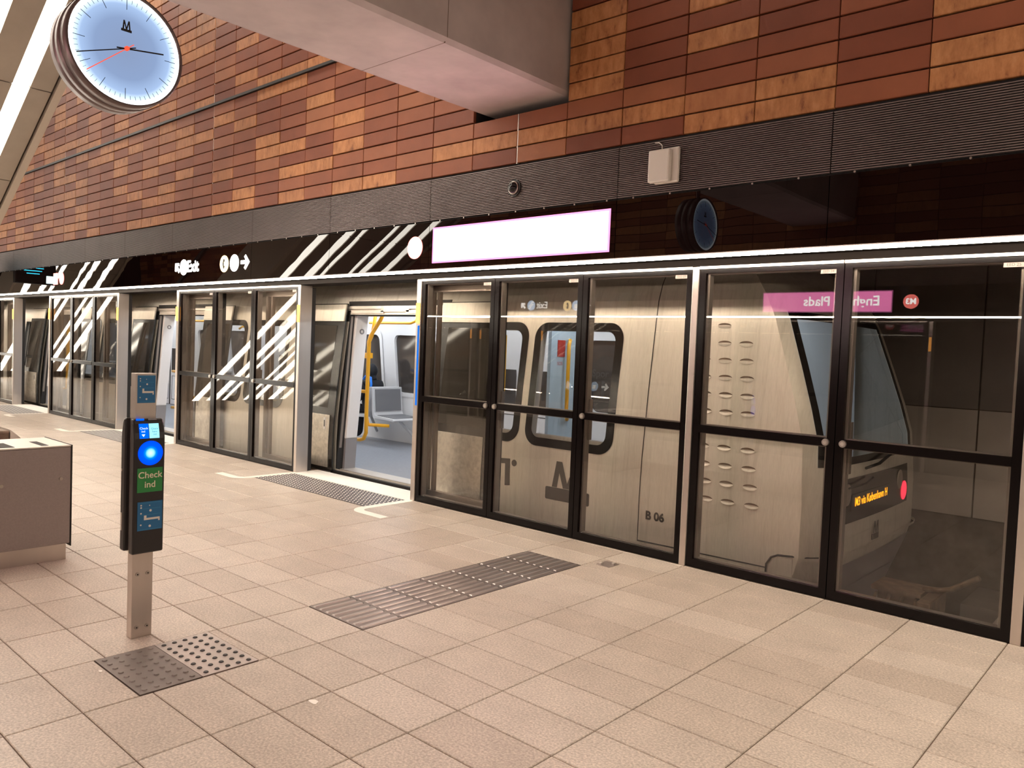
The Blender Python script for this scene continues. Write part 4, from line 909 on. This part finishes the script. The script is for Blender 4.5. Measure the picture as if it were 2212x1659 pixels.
for k in range(3):
    q = -DP*k; y = 1.0
    MB().tube([(-7.72+q, y, 1.93), (-7.765+q, y, 1.86), (-7.95+q, y, 1.66), (-7.985+q, y, 1.58), (-7.99+q, y, .56), (-7.985+q, y, .42), (-8.03+q, y, .34), (-8.10+q, y, .32), (-8.2+q, y, .315)], .025, 10).build('grab_pole', 'yellow', tr, True)
    MB().tube([(-7.93+q, y+.05, 1.93), (-7.99+q, y+.05, 1.66), (-8.04+q, y+.05, 1.58), (-8.05+q, y+.05, .62), (-8.0+q, y+.05, .52), (-7.9+q, y+.3, .50)], .022, 10).build('grab_pole', 'yellow', tr, True)
    MB().box(-8.07+q, -7.97+q, y-.01, y+.06, 1.37, 1.44).build('pole_clamp', 'yellow', tr, bevel=.006); MB().tube([(-8.2+q, y, .945), (-7.985+q, y, .945)], .022, 10).build('pole_clamp', 'yellow', tr, True)
    MB().tube([(-8.24+q, 1.2, 1.83), (-7.42+q, 1.2, 1.83), (-7.32+q, 1.2, 1.86), (-7.28+q, 1.2, 1.97), (-7.28+q, 1.2, 2.09)], .017, 10).build('hand_rail', 'yellow', tr, True)
    MB().tube([(-5.62+q, .80, 1.70), (-5.58+q, .84, 1.74), (-5.55+q, .9, 1.70), (-5.55+q, .9, .72), (-5.60+q, .84, .66), (-5.64+q, .80, .66)], .017, 10).build('grab_pole', 'yellow', tr, True)
# partition with red fire point seen through the upright window
pt = MB().box(-4.99, -4.95, .93, 1.45, .02, 2.09).build('partition', 'tblue', tr)
MB().box(-4.95, -4.944, 1.03, 1.15, 1.50, 1.67).build('emergency_panel', 'red', pt); text('SOS', .05, 1.07, 1.43, FX(-4.942), 'red', pt)
MB().tube([(-4.95, 1.24, 1.67), (-4.90, 1.17, 1.67), (-4.88, 1.13, 1.62), (-4.88, 1.13, .92), (-4.90, 1.17, .86), (-4.95, 1.24, .86)], .02, 10).build('grab_pole', 'yellow', tr, True)
text('Spor', .13, -5.62, 1.30, FY(2.74), 'lettering', tr, 'track_sign_text', bold=.002); text('1', .30, -5.57, 1.09, FY(2.74), 'lettering', tr, 'track_sign_text', bold=.008)
# lettering on the side
SP = lambda p: on_side(p[0], p[1], .004)
def flat(pts, nm): mb = MB(); mb.prism([SP(p) for p in pts], (0, .003, 0)); return mb.build(nm, 'lettering', tr)
flat(rr(-4.30, .243, .25, .058, .015, 3), 'emblem_bar')
M_ = [(-4.475, .305), (-4.435, .545), (-4.37, .545), (-4.30, .35), (-4.23, .545), (-4.165, .545), (-4.125, .305), (-4.185, .305), (-4.205, .44), (-4.255, .305), (-4.345, .305), (-4.395, .44), (-4.415, .305)]
mb = MB(); q = [SP(p) for p in M_]; n = len(q); mb.add(q, [(0, 1, 11, 12), (1, 2, 11), (2, 3, 10, 11), (3, 9, 10), (3, 4, 8, 9), (4, 5, 8), (5, 6, 7, 8)]); mb.build('emblem', 'lettering', tr)
flat([(-5.16, .488), (-5.01, .498), (-4.998, .24), (-5.063, .232), (-5.07, .445), (-5.16, .437)], 'lettering'); flat(circ2(-4.955, .462, .032, 20), 'lettering')
text('B 06', .098, -3.372, .212, lambda p: on_side(p[0], p[1], .004), 'lettering', tr, bold=.0035)

# ------------------------------------------------------------------ seated passenger
def skin_body(name, verts, edges, radii, mat, parent, sub=2):
    me = bpy.data.meshes.new(name); po = WL[parent.name]; me.from_pydata([(v[0]-po[0], v[1]-po[1], v[2]-po[2]) for v in verts], edges, [])
    o = bpy.data.objects.new(name, me); COL.objects.link(o); o.parent = parent; WL[o.name] = po; me.materials.append(MAT[mat])
    o.modifiers.new('skin', 'SKIN'); s_ = o.modifiers.new('sub', 'SUBSURF'); s_.levels = sub; s_.render_levels = sub
    for i, r_ in enumerate(radii): me.skin_vertices[0].data[i].radius = r_ if isinstance(r_, tuple) else (r_, r_)
    me.skin_vertices[0].data[0].use_root = True; return o
pe = thing('person', (-9.80, 2.50, .46), 'person in dark hooded jacket with blue strap sitting in the train', 'person')
px, py = -9.80, 2.50
V = [(px, py, .60), (px+.02, py, .72), (px+.03, py, .90), (px+.01, py, .98), (px-.01, py, 1.04), (px-.03, py, 1.12), (px-.04, py, 1.19),
     (px+.01, py-.17, .93), (px-.03, py-.21, .72), (px-.24, py-.13, .62), (px+.01, py+.15, .93), (px-.03, py+.19, .72), (px-.24, py+.12, .62),
     (px-.05, py-.10, .54), (px-.42, py-.11, .53), (px-.42, py-.11, .12), (px-.05, py+.10, .54), (px-.42, py+.11, .53), (px-.42, py+.11, .12), (px-.53, py-.11, .07), (px-.53, py+.11, .07)]
Ed = [(0, 1), (1, 2), (2, 3), (3, 4), (4, 5), (5, 6), (2, 7), (7, 8), (8, 9), (2, 10), (10, 11), (11, 12), (0, 13), (13, 14), (14, 15), (0, 16), (16, 17), (17, 18), (15, 19), (18, 20)]
Ra = [(.14, .15), (.13, .16), (.12, .16), (.08, .09), .06, (.09, .085), (.075, .07), .07, .055, .04, .07, .055, .04, .085, .07, .05, .085, .07, .05, .04, .04]
skin_body('body', V, Ed, Ra, 'hood', pe)
MB().ball((px-.035, py, 1.135), .105, .10, .115, 18, 12).build('hood', 'hood', pe, True)
MB().tube([(px+.12, py-.14, .80), (px+.125, py-.12, .93), (px+.08, py-.10, 1.03), (px-.03, py-.11, 1.05), (px-.11, py-.09, 1.0)], .02, 8).build('strap', 'bluecloth', pe, True)
MB().ball((px-.115, py, 1.125), .035, .06, .075, 14, 10).build('face', 'skin', pe, True)
